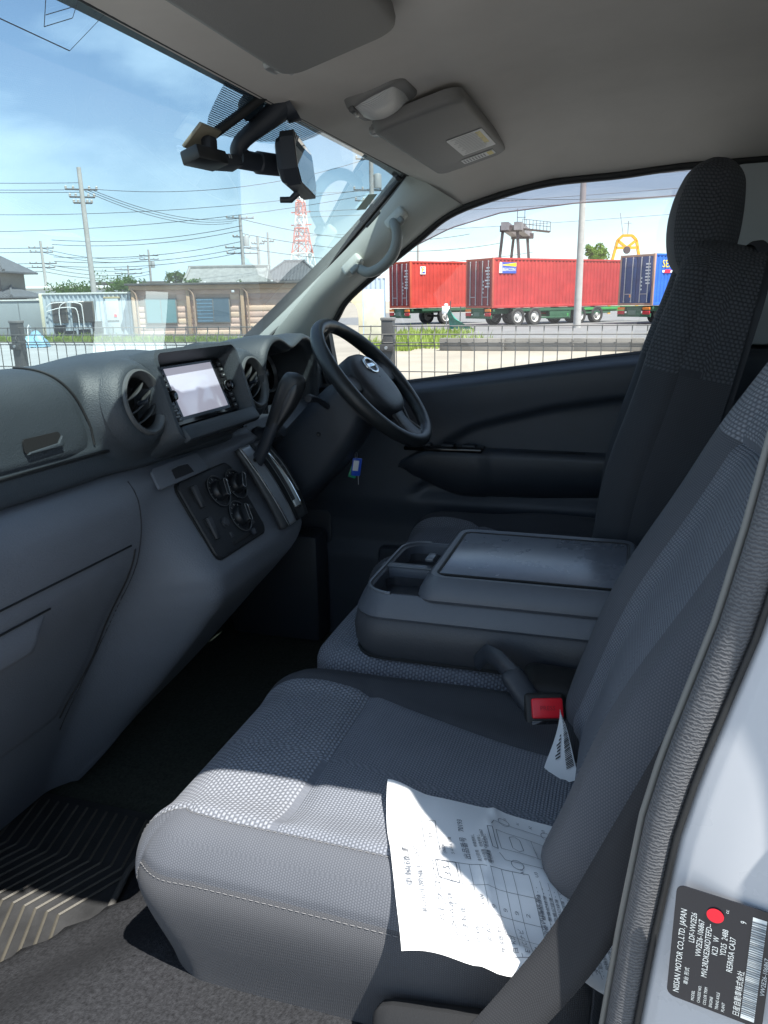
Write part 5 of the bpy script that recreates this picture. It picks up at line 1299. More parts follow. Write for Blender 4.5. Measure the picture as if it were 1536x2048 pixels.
# ------------------------------------------------------------------ helper frames for far things
def fac(name, label, cat, o, d, group=None):
    """empty at o (left foot of a front), local x along the front (to the right), local y going back"""
    return thing(name, label, cat, (o[0], o[1], o[2] if len(o) > 2 else 0), math.atan2(d[1], d[0]), group)
def corr(name, L, H, pitch, dep, m, parent, M_=None, flat=.35):
    """corrugated sheet in local xz, relief along y"""
    xs2 = []; n = max(1, int(round(L/pitch))); p = L/n
    for i in range(n): xs2 += [(i*p, 0), (i*p+p*flat, 0), (i*p+p*.5, dep), (i*p+p*(.5+flat), dep)]
    xs2.append((L, 0)); V = []; F = []
    for x, y in xs2: V += [Vector((x, y, 0)), Vector((x, y, H))]
    for i in range(len(xs2)-1): F.append((2*i, 2*i+2, 2*i+3, 2*i+1))
    if M_ is not None: V = [M_ @ v for v in V]
    return mesh_obj(name, V, F, m, parent, smooth=False)
def paint(name, c, dirt=.15): return mat(name, c, .6, var=dirt*1.5, vscale=1.1, spec=.35)
M_TYRE = mat('tyre_rubber', (.030, .029, .028), .8, var=.3, vscale=4); M_HUBR = mat('wheel_disc', (.50, .49, .47), .5, .3, var=.2, vscale=8)
M_ROD = mat('lock_rod', (.45, .44, .46), .5, .3, var=.2, vscale=6)
U = Vector((.75, -.6614, 0))
def container(label, A, L, H, zb, col, codecol=(.8, .8, .8), wd=2.44):
    root = fac('shipping_container', label, 'container', (A[0], A[1], zb), U, 'freight containers on trailers')
    m = paint('container_'+col[0], col[1]); md = paint('container_door_'+col[0], col[2]); me_ = paint('container_frame_'+col[0], col[3])  # same paint on the doors, darkened: the end's shade is put into its colour
    corr('side_wall', L-.24, H-.30, .278, .036, m, root, T(.12, .02, .17))
    corr('side_wall', L-.24, H-.30, .278, .036, m, root, T(.12, wd-.06, .17))
    for x in (.06, L-.06):
        for y in (.06, wd-.06): box('corner_post', (x, y, H/2), (.12, .12, H), me_, root, .01)
    for y in (.05, wd-.05):
        box('bottom_rail', (L/2, y, .085), (L-.24, .09, .16), m, root, .008); box('top_rail', (L/2, y, H-.06), (L-.24, .08, .11), m, root, .008)
    box('roof', (L/2, wd/2, H-.03), (L-.1, wd-.12, .03), m, root, .004)
    box('end_wall', (L-.05, wd/2, H/2), (.05, wd-.2, H-.1), m, root, .004)
    # door end at local x = 0, facing -x
    for s in (0, 1):
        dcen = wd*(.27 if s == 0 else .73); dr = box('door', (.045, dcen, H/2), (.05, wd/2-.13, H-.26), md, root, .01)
        for q in (.28, .52, .76): box('door_rib', (.015, dcen, H*q), (.02, wd/2-.30, .08), md, dr, .01)
        for q in (-.30, .22):
            rod = tube('lock_rod', [(-.02, dcen+q, .16), (-.02, dcen+q, H-.14)], .028, M_ROD, dr, n=6)
            box('rod_bracket', (-.02, dcen+q, H-.20), (.05, .07, .05), M_ROD, dr, .004); box('rod_bracket', (-.02, dcen+q, .22), (.05, .07, .05), M_ROD, dr, .004)
        box('lock_handle', (-.03, dcen-.05, .62), (.02, .50, .035), M_ROD, dr, .004)
    box('door_header', (.05, wd/2, H-.07), (.09, wd-.24, .12), me_, root, .01); box('door_sill', (.05, wd/2, .07), (.09, wd-.24, .12), me_, root, .01)
    # rows of stencilled code on the right-hand door (short bars: too far to read)
    so = Soup(); rr = random.Random(len(label))
    for k in range(7): so.rect(.26, H*.42+.17*k, .26+.22+.20*rr.random(), H*.42+.17*k+.075)
    for k in range(4): so.rect(.78, H*.30+.20*k, .78+.12, H*.30+.20*k+.09)
    so.build('stencil', paint('stencil_'+col[0], codecol), root, M=frame((-.002, .0, 0), (0, 1, 0), (0, 0, 1)) @ Matrix.Translation((0, 0, 0)))
    return root
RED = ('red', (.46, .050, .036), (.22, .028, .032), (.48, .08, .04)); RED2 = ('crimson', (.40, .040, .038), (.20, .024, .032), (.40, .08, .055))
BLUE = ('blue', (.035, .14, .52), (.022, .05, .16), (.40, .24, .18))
c1 = container('bright red container at the back left, with small yellow and blue mark', (46.3, 13.07), 6.1, 2.80, 1.03, RED)
c2 = container('long red ribbed container in the middle with lighthouse advert', (43.4, 7.50), 10.6, 2.74, 1.0, RED2)
c3 = container('blue container at the right with yellow letters, half behind the headrest', (44.95, -1.08), 8.5, 2.74, 1.04, BLUE)
def decal(root, name, x, z, m, w, h): return box(name, (x+w/2, .004, z+h/2), (w, .012, h), m, root, 0)
M_DW = paint('decal_white', (.78, .78, .78), .05); M_DB = paint('decal_blue', (.05, .09, .38), .05); M_DY = paint('decal_yellow', (.85, .62, .02), .05)
def poly_decal(root, name, pts, m, y=-.003): return mesh_obj(name, [Vector((p[0], y, p[1])) for p in pts], [tuple(range(len(pts)))], m, root, smooth=False)
# mark on the bright red container
poly_decal(c1, 'mark_panel', [(.75, 2.02), (1.15, 2.02), (1.15, 2.48), (.75, 2.48)], M_DW, -.004)
poly_decal(c1, 'mark_blue', [(.80, 2.07), (1.10, 2.07), (1.10, 2.20), (.80, 2.12)], M_DB, -.008); poly_decal(c1, 'mark_blue', [(.80, 2.30), (.92, 2.44), (.80, 2.44)], M_DB, -.008)
poly_decal(c1, 'mark_yellow', [(.84, 2.12), (.92, 2.12), (.94, 2.24), (1.06, 2.27), (1.06, 2.33), (.95, 2.31), (.97, 2.38), (1.10, 2.41), (1.10, 2.45), (.90, 2.42)], M_DY, -.010)
# lighthouse advert
poly_decal(c2, 'advert_field', [(.62, 1.90), (1.72, 1.90), (1.72, 2.50), (.62, 2.50)], M_DB, -.004)
poly_decal(c2, 'advert_beam', [(.70, 2.36), (1.70, 2.48), (1.70, 2.27), (.70, 2.33)], M_DY, -.008)
poly_decal(c2, 'advert_tower', [(.46, 1.92), (.68, 1.92), (.66, 2.47), (.60, 2.50), (.50, 2.50), (.48, 2.40)], M_DW, -.010)
so = Soup(); so.text('BEACON', .70, 2.03, .24, sx=.98); so.build('advert_name', M_DW, c2, fn=lambda v: Vector((v.x, -.012, v.y)))
so = Soup(); so.text('SEACO', .62, 2.02, .55, sx=.95); so.build('letters', M_DY, c3, fn=lambda v: Vector((v.x, -.006, v.y)))
poly_decal(c3, 'white_stripe', [(.66, 1.74), (2.6, 1.74), (2.6, 1.86), (.66, 1.86)], M_DW, -.004); poly_decal(c3, 'red_mark', [(.80, 1.72), (1.30, 1.72), (1.36, 1.90), (.86, 1.90)], paint('decal_red', (.7, .03, .07), .05), -.008)
box('hazard_mark', (.0, 1.55, .52), (.012, .16, .16), paint('hazard_orange', (.8, .30, .03)), c3, .0)

def wheel(root, x, y, r=.50, w=.30):
    prof = [(r*.62, -.02), (r*.66, -.04), (r*.92, -.05), (r, -.02), (r, w), (r*.9, w+.03), (r*.6, w+.02)]
    t_ = lathe('wheel', prof, M_TYRE, root, 26, T(x, y, r, -math.pi/2))
    lathe('rim', [(r*.62, .0), (r*.56, .02), (r*.40, .07), (r*.30, .03), (r*.22, -.03), (0, -.04)], M_HUBR, t_, 24, T(x, y, r, -math.pi/2))
    return t_
M_GRN = paint('trailer_green', (.030, .095, .050)); M_GRN2 = paint('trailer_bright_green', (.05, .28, .07)); M_ORG = mat('lamp_orange', (.80, .22, .02), .4); M_REDL = mat('lamp_red', (.50, .02, .03), .35)
def trailer(label, A, L, axles, col=M_GRN, plate=True, wd=2.44, zb=1.0):
    root = fac('container_trailer', label, 'trailer', (A[0], A[1], 0), U, 'container trailers')
    for y in (.55, wd-.55): box('chassis_beam', (L/2, y, zb-.18), (L-.1, .16, .28), col, root, .01)
    for q in range(int(L/2.0)+1): box('cross_member', (.2+q*2.0, wd/2, zb-.12), (.14, wd-.08, .16), col, root, .01)
    box('side_beam', (L*.55, .06, zb-.13), (L*.8, .07, .15), col, root, .008)
    box('rear_bumper', (.02, wd/2, .52), (.10, wd-.1, .20), col, root, .01); box('rear_plate', (.0, wd/2, .78), (.06, 1.0, .34), col, root, .01)
    for y in (.32, wd-.32):
        box('turn_lamp', (-.03, y, .88), (.06, .50, .14), M_ORG, root, .01); box('tail_lamp', (-.03, y, .66), (.06, .50, .20), M_REDL, root, .01)
    if plate: box('number_plate', (-.05, wd/2+.1, .66), (.02, .55, .24), paint('plate_green', (.10, .16, .12)), root, .0)
    for x in axles:
        wheel(root, x, .02); 
        for yy in (wd-.34,): wheel(root, x, yy)
        tube('axle', [(x, .1, .5), (x, wd-.1, .5)], .07, M_TYRE, root, n=8)
        box('mudguard', (x, .2, 1.06-.02 if zb > 1.05 else zb-.03), (1.05, .36, .03), M_TYRE, root, .005)
    return root
t1 = trailer('dark green trailer under the bright red container', (46.3, 13.07), 6.1, (2.75,), zb=1.03)
t2 = trailer('green trailer with two axles under the long red container', (43.4, 7.50), 10.6, (1.95, 3.25), zb=1.0)
t3 = trailer('green trailer under the blue container with orange lamps', (44.95, -1.08), 8.5, (3.0, 4.3), zb=1.04)
t4 = trailer('empty bright green trailer parked behind the lamp post', (47.8, 3.6), 7.5, (1.0, 2.45), M_GRN2, zb=.98)
box('toolbox', (5.3, .20, .58), (1.7, .3, .55), M_GRN, t2, .02); box('side_guard', (4.9, .02, .42), (2.3, .05, .10), M_GRN, t2, .01); box('side_guard', (8.2, .02, .62), (2.6, .05, .10), M_GRN, t2, .01)
box('landing_leg', (7.3, .3, .45), (.16, .16, .8), M_GRN, t2, .01)
mb = thing('meter_box', 'small white box on a post in front of the trailers', 'meter box', (43.0, 10.05, 0)); box('cabinet', (0, 0, .95), (.30, .42, .42), M_DW, mb, .02); tube('post', [(.1, 0, 0), (.1, 0, 1.1)], .03, M_STEEL, mb); lathe('dial_top', [(.12, 0), (.10, .08), (0, .12)], M_DW, mb, 14, T(0, 0, 1.2))
# green debris net hung over a stake
nt = thing('debris_net', 'limp green mesh net hung over stakes in the weeds', 'net', (36.3, 7.9, 0))
P = [[Vector((-.2+.5*math.sin(v*3+u*2)*.3, .55-1.15*u*(.35+.65*(1-v))-.15*(1-v), .15+.95*v*(1-.75*abs(u-.35)))) for v in [j/10 for j in range(11)]] for u in [i/14 for i in range(15)]]
grid('net', P, mat('net_green', (.03, .22, .17), .8, var=.4, vscale=8), nt); tube('stake', [(0, .45, 0), (0, .42, 1.45)], .025, M_POST, nt); tube('stake', [(0, -.05, 0), (0, -.08, 1.2)], .025, M_POST, nt)

# ------------------------------------------------------------------ low wall and weeds beyond the gravel
wl_ = thing('low_concrete_wall', 'long low grey concrete wall between gravel and trailers', 'wall', (22.6, 0, 0), 0)
M_CONC = mat('concrete', (.17, .16, .145), .9, bump=.3, bscale=12, var=.25, vscale=1.5)
for k in range(9):
    box('wall_block', (.12*math.sin(k), 4.6-2.02*k, .19), (.26, 2.0, .38), M_CONC, wl_, .02); box('coping', (.12*math.sin(k)-.02, 4.6-2.02*k, .28), (.30, 2.01, .04), M_CONC, wl_, .012)
def grass(name, label, pts, n, hmin, hmax, m, seed, rot=0):
    rr = random.Random(seed); V = []; F = []
    for i in range(n):
        (x0, y0), (x1, y1) = rr.choice(pts); x = rr.uniform(min(x0, x1), max(x0, x1)); y = rr.uniform(min(y0, y1), max(y0, y1)); h = rr.uniform(hmin, hmax)*(1 if rr.random() < .93 else 1.7); a = rr.uniform(0, 6.28); w = h*.05+.012; lx, ly = rr.uniform(-.35, .35)*h, rr.uniform(-.35, .35)*h
        k_ = len(V); c, s_ = math.cos(a)*w, math.sin(a)*w
        V += [Vector((x-c, y-s_, 0)), Vector((x+c, y+s_, 0)), Vector((x+lx*.4+c*.7, y+ly*.4+s_*.7, h*.6)), Vector((x+lx*.4-c*.7, y+ly*.4-s_*.7, h*.6)), Vector((x+lx, y+ly, h))]
        F += [(k_, k_+1, k_+2, k_+3), (k_+3, k_+2, k_+4)]
    o = mesh_obj(name, V, F, m, None, smooth=False); kind(o, 'stuff'); o['label'] = label; o['category'] = 'grass'; return o
def leaf_mat(name, c):
    m = mat(name, c, .7, var=.45, vscale=1.1); N = m.node_tree.nodes; L = m.node_tree.links; b = N['Principled BSDF']
    tl = N.new('ShaderNodeBsdfTranslucent'); tl.inputs[0].default_value = (c[0]*1.3, c[1]*1.3, c[2]*.8, 1); mx = N.new('ShaderNodeMixShader'); mx.inputs[0].default_value = .35
    L.new(b.outputs[0], mx.inputs[1]); L.new(tl.outputs[0], mx.inputs[2]); L.new(mx.outputs[0], N['Material Output'].inputs['Surface']); return m
M_GRASS = leaf_mat('weed_green', (.25, .33, .07))
grass('weeds', 'tall green weeds along the wall below the red containers', [((23.3, 10.5), (25.5, 4.2)), ((24.0, 11.5), (29, 5.0)), ((29.0, 10.5), (36, 7.0)), ((22.2, 10.5), (23.3, 6.5))], 5500, .08, .30, M_GRASS, 4)
grass('grass_verge', 'strip of green grass in front of the sheds', [((27.2, 29), (28.6, 15.5)), ((26.9, 29), (28.2, 17))], 9000, .06, .24, M_GRASS, 9)

# ------------------------------------------------------------------ poles, lamp post, cables
M_POLE = mat('concrete_pole', (.36, .35, .335), .85, var=.15, vscale=3, bump=.1, bscale=60); M_HW = mat('pole_hardware', (.10, .11, .12), .5, .4); M_CABLE = mat('cable', (.035, .04, .045), .6)
lp_ = thing('lamp_post', 'pale concrete post standing in front of the red container', 'post', (40.9, 2.62, 0))
tube('shaft', [(0, 0, 0), (.1, .02, 5), (.2, .06, 9.5)], [.20, .165, .13], M_POLE, lp_, n=14)
def pole(label, x, y, h, r, arms, extra=0, lean=(0, 0), group='utility poles'):
    root = thing('utility_pole', label, 'utility pole', (x, y, 0), 0, group)
    tube('shaft', [(0, 0, 0), (lean[0]*.5, lean[1]*.5, h*.5), (lean[0], lean[1], h)], [r, r*.85, r*.68], M_POLE, root, n=10)
    px_ = Vector((.56, -.83, 0)) if y > 5 else Vector((.2, -.98, 0))
    for (hz, w) in arms:
        f = hz/h; c = Vector((lean[0]*f, lean[1]*f, hz)); a = tube('cross_arm', [c-px_*w/2, c+px_*w/2], .055, M_HW, root, n=6)
        for q in (-.48, -.25, .25, .48): lathe('insulator', [(.05, 0), (.09, .05), (.06, .10), (.09, .14), (.04, .22), (0, .24)], M_POLE, a, 8, T(*(c+px_*w*q)))
    if extra:
        c = Vector((lean[0]*extra/h, lean[1]*extra/h, extra))+px_*.45; lathe('transformer', [(0, -.45), (.28, -.45), (.28, .40), (.22, .48), (0, .5)], mat('transformer_grey', (.30, .31, .31), .5), root, 14, T(*c))
    return root
pole('tall leaning concrete pole left of centre carrying four cables', 42.7, 33.3, 9.85, .20, ((8.55, 1.9), (8.1, 1.5), (7.75, 1.1)), lean=(.25, .35))
pole('pole with stacked cross arms near the tiled house', 67.7, 58.0, 7.9, .19, ((7.2, 2.4), (6.8, 2.2), (5.7, 2.6), (5.3, 2.2)), lean=(.1, .15))
pole('pole in front of the long grey roof', 69.4, 36.1, 9.6, .21, ((9.3, 2.6), (7.6, 1.6), (6.6, 3.2), (6.1, 3.0)), 7.2, lean=(.1, .15))
pole('pole seen through the upper corner of the windshield', 54.0, 17.95, 12.5, .21, ((11.0, 2.2), (9.0, 2.6), (8.3, 2.4)), 9.6)
pole('left of two slim poles beside the gabled house', 74.6, 37.0, 8.0, .20, ((7.3, 1.3),))
pole('right of two slim poles beside the gabled house', 74.9, 36.0, 8.4, .16, ((7.5, 1.2),))
pole('far pole over the corrugated shed, seen through the pale reflection', 98.4, 65.7, 8.9, .20, ((8.1, 2.6), (7.6, 2.6)), 6.9)
pole('thin far pole left of the pale reflection', 104, 73.2, 7.2, .18, ((6.6, 4.0), (6.0, 4.0)))
pole('far pole over the bright red container', 92, 29.5, 9.3, .20, ((8.2, 3.0),)); pole('far pole between the red containers', 95, 25.4, 10.0, .20, ((9.0, 1.6),))
def cable(label, a, b, sag, r=.018, m=M_CABLE):
    a, b = Vector(a), Vector(b); pts = [a.lerp(b, t)+Vector((0, 0, -4*sag*t*(1-t))) for t in [i/28 for i in range(29)]]
    return tag(tube('overhead_cable', pts, r, m, None, n=5, cap=False), label, 'cable', 'overhead cables')
_seen = {}
p1 = Vector((42.95, 33.65, 8.6)); pt4 = Vector((54.0, 18.0, 11.0))
ORD = ('topmost', 'second', 'third', 'fourth', 'lowest')
for k, dz in enumerate((.35, -.05, -.2)): cable('%s cable running from the left edge to the tall leaning pole' % ('topmost', 'middle', 'lowest')[k], (30, 60, 9.6+dz), p1+Vector((0, 0, dz)), .4)
cable('cable from the leaning pole to the pole in the upper corner', p1+Vector((.3, -.5, 0)), pt4+Vector((0, 0, .1)), .9)
cable('long sagging cable crossing behind the leaning pole, upper of two', (30, 62, 9.2), pt4+Vector((0, 0, -1.9)), 1.9); cable('long sagging cable crossing behind the leaning pole, lower of two', (30, 64, 8.2), pt4+Vector((0, .3, -2.3)), 2.2)
for k in range(3): cable('%s of three cables slanting from the leaning pole down to the grey roof pole' % ('upper', 'middle', 'lower')[k], p1+Vector((.4, -.4+.2*k, -.05*k)), (69.5, 36.1+.5*k, 9.3-.2*k), .8, .02)
cable('upper cable leaving the corner pole to the right', pt4+Vector((0, 0, .1)), (60, -18, 11.4), 1.4); cable('lower cable leaving the corner pole to the right', pt4+Vector((0, 0, -1.9)), (60, -18, 9.6), 1.4)
for k, (za, zb_) in enumerate(((7.2, 8.0), (6.8, 7.6), (5.7, 6.6), (5.3, 6.0), (4.9, 5.6))):
    cable('%s of five cables left of the pole by the tiled house' % ORD[k], (40, 92, za+.8), (67.75, 58.1, za), .5, .03); cable('%s of five cables from the tiled house pole towards the far pole' % ORD[k], (67.75, 58.1, za), (98.4, 65.7, zb_), .7, .03); cable('%s of five cables left of the grey roof pole' % ORD[k], (69.4, 36.1, zb_+.6), (62, 52, za+.2), .6, .028)
for k in range(3): cable('%s of three cables right of the grey roof pole, passing the tower' % ('upper', 'middle', 'lower')[k], (69.45, 36.1, 9.2-1.3*k), (100, 20-4*k, 9.4-1.2*k), 1.3, .03)
for k, (z1, z2) in enumerate(((14.2, 14.9), (12.1, 13.6), (11.5, 12.6), (9.3, 11.2))): tag(cable('x', (92, 40, z1), (92, -32, z2), .5, .035, mat('far_cable', (.25, .28, .30), .7)), '%s pale cable crossing the sky above the red containers' % ('topmost', 'second', 'third', 'lowest')[k], 'cable', 'cables over the container yard')

# ------------------------------------------------------------------ gantry crane, yellow hoist, far tower
gc = fac('gantry_crane', 'dark portal crane with railed platform rising behind the red container', 'crane', (88.2, 14.5, 0), (.25, -.97))
M_CRN = paint('crane_brown', (.075, .055, .060), .25); M_CRG = paint('crane_grey', (.22, .20, .21), .2)
def beam(name, a, b, w, m, parent):
    a, b = Vector(a), Vector(b); d_ = b-a; up_ = (0, 0, 1) if abs(d_.normalized().z) < .9 else (0, 1, 0)
    return boxm(name, frame((a+b)/2, d_, up_), (d_.length, w*1.5, w*1.5), m, parent, 0)
for (x0, x1, y) in ((-.3, .5, 0), (2.9, 2.1, 0), (-.3+2.0, .5+2.0, 7), (4.9, 4.1, 7)): beam('leg', (x0, y, 0), (x1, y, 8.6), .20, M_CRN, gc)
beam('cross_girder', (.2, 0, 8.9), (2.6, 0, 8.9), .42, M_CRN, gc); beam('cross_girder', (2.2, 7, 8.6), (4.8, 7, 8.6), .40, M_CRN, gc)
beam('main_girder', (.6, -1, 9.1), (3.0, 8.5, 8.9), .55, M_CRG, gc); beam('main_girder', (2.0, -1, 9.1), (4.4, 8.5, 8.9), .55, M_CRG, gc)
box('walkway', (4.2, 1.0, 8.75), (3.2, 1.2, .12), M_CRN, gc, .01, rot=(0, .12, 0))
for k in range(9): beam('railing_post', (2.7+.38*k, .4, 8.9-.045*k), (2.7+.38*k, .4, 9.9-.045*k), .035, M_CRN, gc)
for dz in (.5, 1.0): beam('handrail', (2.7, .4, 8.9+dz), (5.75, .4, 8.54+dz), .035, M_CRN, gc)
box('trolley_rail', (2.45, -.5, 10.0), (.9, .06, .06), M_CRN, gc, .0); beam('railing_post', (2.0, -.5, 9.0), (2.0, -.5, 10.9), .04, M_CRN, gc); beam('railing_post', (2.8, -.5, 9.0), (2.8, -.5, 10.7), .04, M_CRN, gc)
yh = fac('yellow_hoist', 'yellow portal frame with pulley above the containers', 'hoist', (75.4, 1.95, 0), (.3, -.95))
M_YEL = paint('hoist_yellow', (.78, .36, .02), .15)
for a, b in (((0, 0, 4.6), (.42, 0, 6.45)), ((2.55, 0, 4.6), (2.13, 0, 6.45)), ((.42, 0, 6.45), (.85, 0, 6.85)), ((2.13, 0, 6.45), (1.70, 0, 6.85)), ((.85, 0, 6.85), (1.70, 0, 6.85)), ((.25, 0, 5.8), (2.3, 0, 5.8)), ((.42, 0, 6.45), (1.28, 0, 5.8)), ((2.13, 0, 6.45), (1.28, 0, 5.8)), ((0, 0, 0), (0, 0, 4.6)), ((2.55, 0, 0), (2.55, 0, 4.6))): beam('frame_bar', a, b, .15, M_YEL, yh)
lathe('pulley', [(.30, -.1), (.34, 0), (.30, .1), (0, .1)], M_CRN, yh, 14, T(1.28, -.1, 5.6, math.pi/2)); beam('mast', (1.3, 0, 6.85), (1.3, 0, 8.1), .04, M_CRG, yh); beam('mast', (.9, 0, 6.85), (.5, 0, 8.8), .03, M_CRG, yh); beam('mast', (.9, 0, 7.9), (1.6, 0, 7.9), .03, M_CRG, yh)
tw = thing('lattice_tower', 'tall red and white lattice tower on the skyline', 'tower', (250.5, 106.5, 0))
M_TR, M_TW = paint('tower_red', (.66, .20, .15), .05), paint('tower_white', (.80, .80, .78), .05)  # red paled: distance haze is put into the paint colour
secs = [(0, 4.6), (6, 4.0), (12, 3.45), (17, 2.7), (21, 2.1), (25, 1.7), (29, 1.35), (33, 1.1), (36.5, .9), (39, .55)]
for i in range(len(secs)-1):
    (z0, w0_), (z1, w1_) = secs[i], secs[i+1]; m = (M_TR, M_TW)[i % 2]
    if i == 2: m = M_TW
    if i == 3: m = M_TR
    bmx = bmesh.new(); C4 = ((-1, -1), (1, -1), (1, 1), (-1, 1))
    for k in range(4):
        a, b = C4[k], C4[(k+1) % 4]
        tube_bm([(a[0]*w0_, a[1]*w0_, z0), (a[0]*w1_, a[1]*w1_, z1)], .26, 4, bmx); tube_bm([(a[0]*w0_, a[1]*w0_, z0), (b[0]*w1_, b[1]*w1_, z1)], .13, 4, bmx); tube_bm([(b[0]*w0_, b[1]*w0_, z0), (a[0]*w1_, a[1]*w1_, z1)], .13, 4, bmx)
        tube_bm([(a[0]*w1_, a[1]*w1_, z1), (b[0]*w1_, b[1]*w1_, z1)], .18, 4, bmx)
    bm_obj('lattice_section', bmx, m, tw)
for z, w in ((29, 3.4), (33.4, 3.0), (25, 3.6), (21.5, 3.0)): box('antenna_arm', (0, 0, z), (w*2, .4, .4), M_TR if z > 24 else M_TW, tw, .02); box('antenna_arm', (0, 0, z+1.0), (.4, w*2, .4), M_TR, tw, .02)

# ------------------------------------------------------------------ buildings on the left
def building_front(o, p): d = Vector((p[0]-o[0], p[1]-o[1], 0)); return d.normalized(), d.length
def window(root, x, z, w, h, panes=2, fr_m=None, gl_m=None, y=-.03, slats=0):
    f = box('window', (x+w/2, y+.03, z+h/2), (w, .06, h), fr_m or mat('sash', (.20, .18, .16), .4), root, .005)
    pw = (w-.08)/panes
    for k in range(panes): box('pane', (x+.04+pw*(k+.5), y-.004+.008*k, z+h/2), (pw-.03, .012, h-.09), gl_m or mat('dark_pane', (.05, .085, .12), .08, spec=.8), f, 0)
    for k in range(slats): box('blind_slat', (x+w*.25, y-.014, z+.10+(h-.2)*k/max(1, slats-1)), (w*.46, .006, .035), mat('slat_blue', (.16, .30, .42), .5), f, 0)
    return f
# log-faced office
o, p = (30.95, 22.35), (33.75, 13.45); d, Ln = building_front(o, p)
lb = fac('log_office', 'low pink-brown office with rounded log siding and dark windows', 'building', o, d)
H = 2.28; M_LOG = [mat('log_pink', (.68, .46, .36), .75, var=.12, vscale=2.5), mat('log_tan', (.74, .52, .38), .75, var=.12, vscale=2.5), mat('log_rose', (.64, .43, .35), .75, var=.12, vscale=2.5)]
M_BT = mat('board_trim', (.50, .33, .21), .7, var=.15, vscale=2)
box('wall_core', (Ln/2, 1.6, H/2), (Ln, 3.0, H), mat('core_brown', (.50, .35, .27), .9), lb, .0)
holes = [(.55, .62, 2.05, 1.78), (2.95, .62, 4.55, 1.78), (8.35, .70, 9.15, 1.62)]
bays = [(.12, 2.55), (2.68, 5.0), (5.28, 8.05), (8.25, Ln-.1)]
log_me = {}
for bi, (x0, x1) in enumerate(bays):
    for k in range(8):
        zc_ = .16+.275*k; segs = [(x0, x1)]
        for hx0, hz0, hx1, hz1 in holes:
            if hz0-.06 < zc_ < hz1+.06:
                ns = []
                for a, b in segs:
                    if hx1 <= a or hx0 >= b: ns.append((a, b)); continue
                    if hx0 > a: ns.append((a, hx0))
                    if hx1 < b: ns.append((hx1, b))
                segs = ns
        for a, b in segs:
            if b-a < .06: continue
            tube('log_board', [(a, .09, zc_), (b, .09, zc_)], [.138, .138], M_LOG[(k*2+bi) % 3], lb, n=10, flat=.20, up=(0, 0, 1))
for x in (.05, 2.61, 5.14, 8.15, Ln-.05): box('corner_board', (x, -.02, H/2), (.16, .16, H), M_BT, lb, .01)
box('fascia', (Ln/2, -.10, H-.02), (Ln+.2, .10, .20), M_BT, lb, .01)
box('roof', (Ln/2, 1.5, H+.13), (Ln+.5, 3.6, .09), mat('dark_roof', (.10, .095, .09), .7), lb, .01)
for k in range(6): box('roof_clip', (.4+k*1.55, -.26, H+.20), (.10, .05, .06), M_DW, lb, .005)
M_LBGL = mat('blind_pane', (.075, .125, .17), .12, spec=.7)
window(lb, .55, .62, 1.5, 1.16, 2, gl_m=mat('teal_pane', (.14, .27, .29), .15)); window(lb, 2.95, .62, 1.6, 1.16, 2, gl_m=M_LBGL, slats=7); window(lb, 8.35, .70, .8, .92, 1, gl_m=M_LBGL)
for x in (.12, 2.78, 5.30): tube('downpipe', cr([(x-.1, -.18, H-.1), (x+.04, -.14, H-.25), (x+.10, -.12, H-.5), (x+.12, -.12, 1.2), (x+.12, -.12, .05)], 12), .045, mat('pipe_tan', (.42, .28, .20), .5), lb, n=8)
box('wall_lamp', (4.75, -.12, 2.05), (.14, .14, .12), M_DW, lb, .02); mt_ = box('electric_meter', (7.75, -.13, 1.68), (.32, .2, .40), M_DW, lb, .03); box('meter_face', (7.27, -.10, 1.70), (.22, .1, .22), M_DW, lb, .02); box('alarm_lamp', (8.02, -.13, 1.78), (.09, .09, .14), mat('red_lamp', (.6, .05, .03), .4), lb, .02)
box('vent_box', (7.55, -.14, .62), (.46, .22, .48), mat('vent_grey', (.30, .33, .30), .6), lb, .02); box('vent_grille', (7.55, -.26, .62), (.34, .03, .34), mat('vent_dark', (.10, .14, .13), .6), lb, .01)
# corrugated site cabin
o, p = (30.1, 26.85), (31.35, 22.75); d, Ln = building_front(o, p)
sc_ = fac('site_cabin', 'pale blue corrugated site cabin with dark windows and grey door', 'building', o, d)
M_CAB = mat('cabin_sheet', (.44, .50, .54), .5, .15, var=.2, vscale=2); H = 2.06
corr('front_sheet', Ln-.06, H-.14, .21, .05, M_CAB, sc_, T(.06, .0, .10), .28)
box('cabin_core', (Ln/2, 1.2, H/2), (Ln-.1, 2.2, H-.06), M_CAB, sc_, .0)
box('corner_post', (.02, .0, H/2), (.14, .12, H), mat('cabin_cream', (.60, .56, .42), .6, var=.15), sc_, .01)
box('end_wall', (-.05, 1.25, H/2), (.05, 2.4, H), mat('cabin_cream', (.60, .56, .42), .6, var=.15), sc_, .0)
box('roof_rail', (Ln/2, .04, H), (Ln+.1, .14, .08), mat('rail_white', (.62, .63, .60), .5), sc_, .01)
M_CW = mat('cabin_window', (.05, .045, .045), .15, spec=.7)
for (x, w) in ((.50, .72), (1.45, .48), (1.98, .52)): window(sc_, x, .72, w, .98, 2 if w > .6 else 1, mat('bronze_sash', (.14, .12, .10), .4), M_CW, y=-.05)
dr = box('door', (3.40, -.03, .92), (.62, .05, 1.76), mat('cabin_door', (.46, .52, .53), .5, var=.1), sc_, .01); box('door_frame', (3.40, -.01, 1.85), (.78, .08, .08), mat('frame_ochre', (.48, .40, .24), .6), sc_, .01); box('door_rail', (3.40, -.065, .78), (.56, .02, .05), M_CW, dr, .0); box('door_notice', (3.52, -.065, 1.02), (.13, .02, .13), mat('notice_red', (.75, .05, .07), .5), dr, .0)
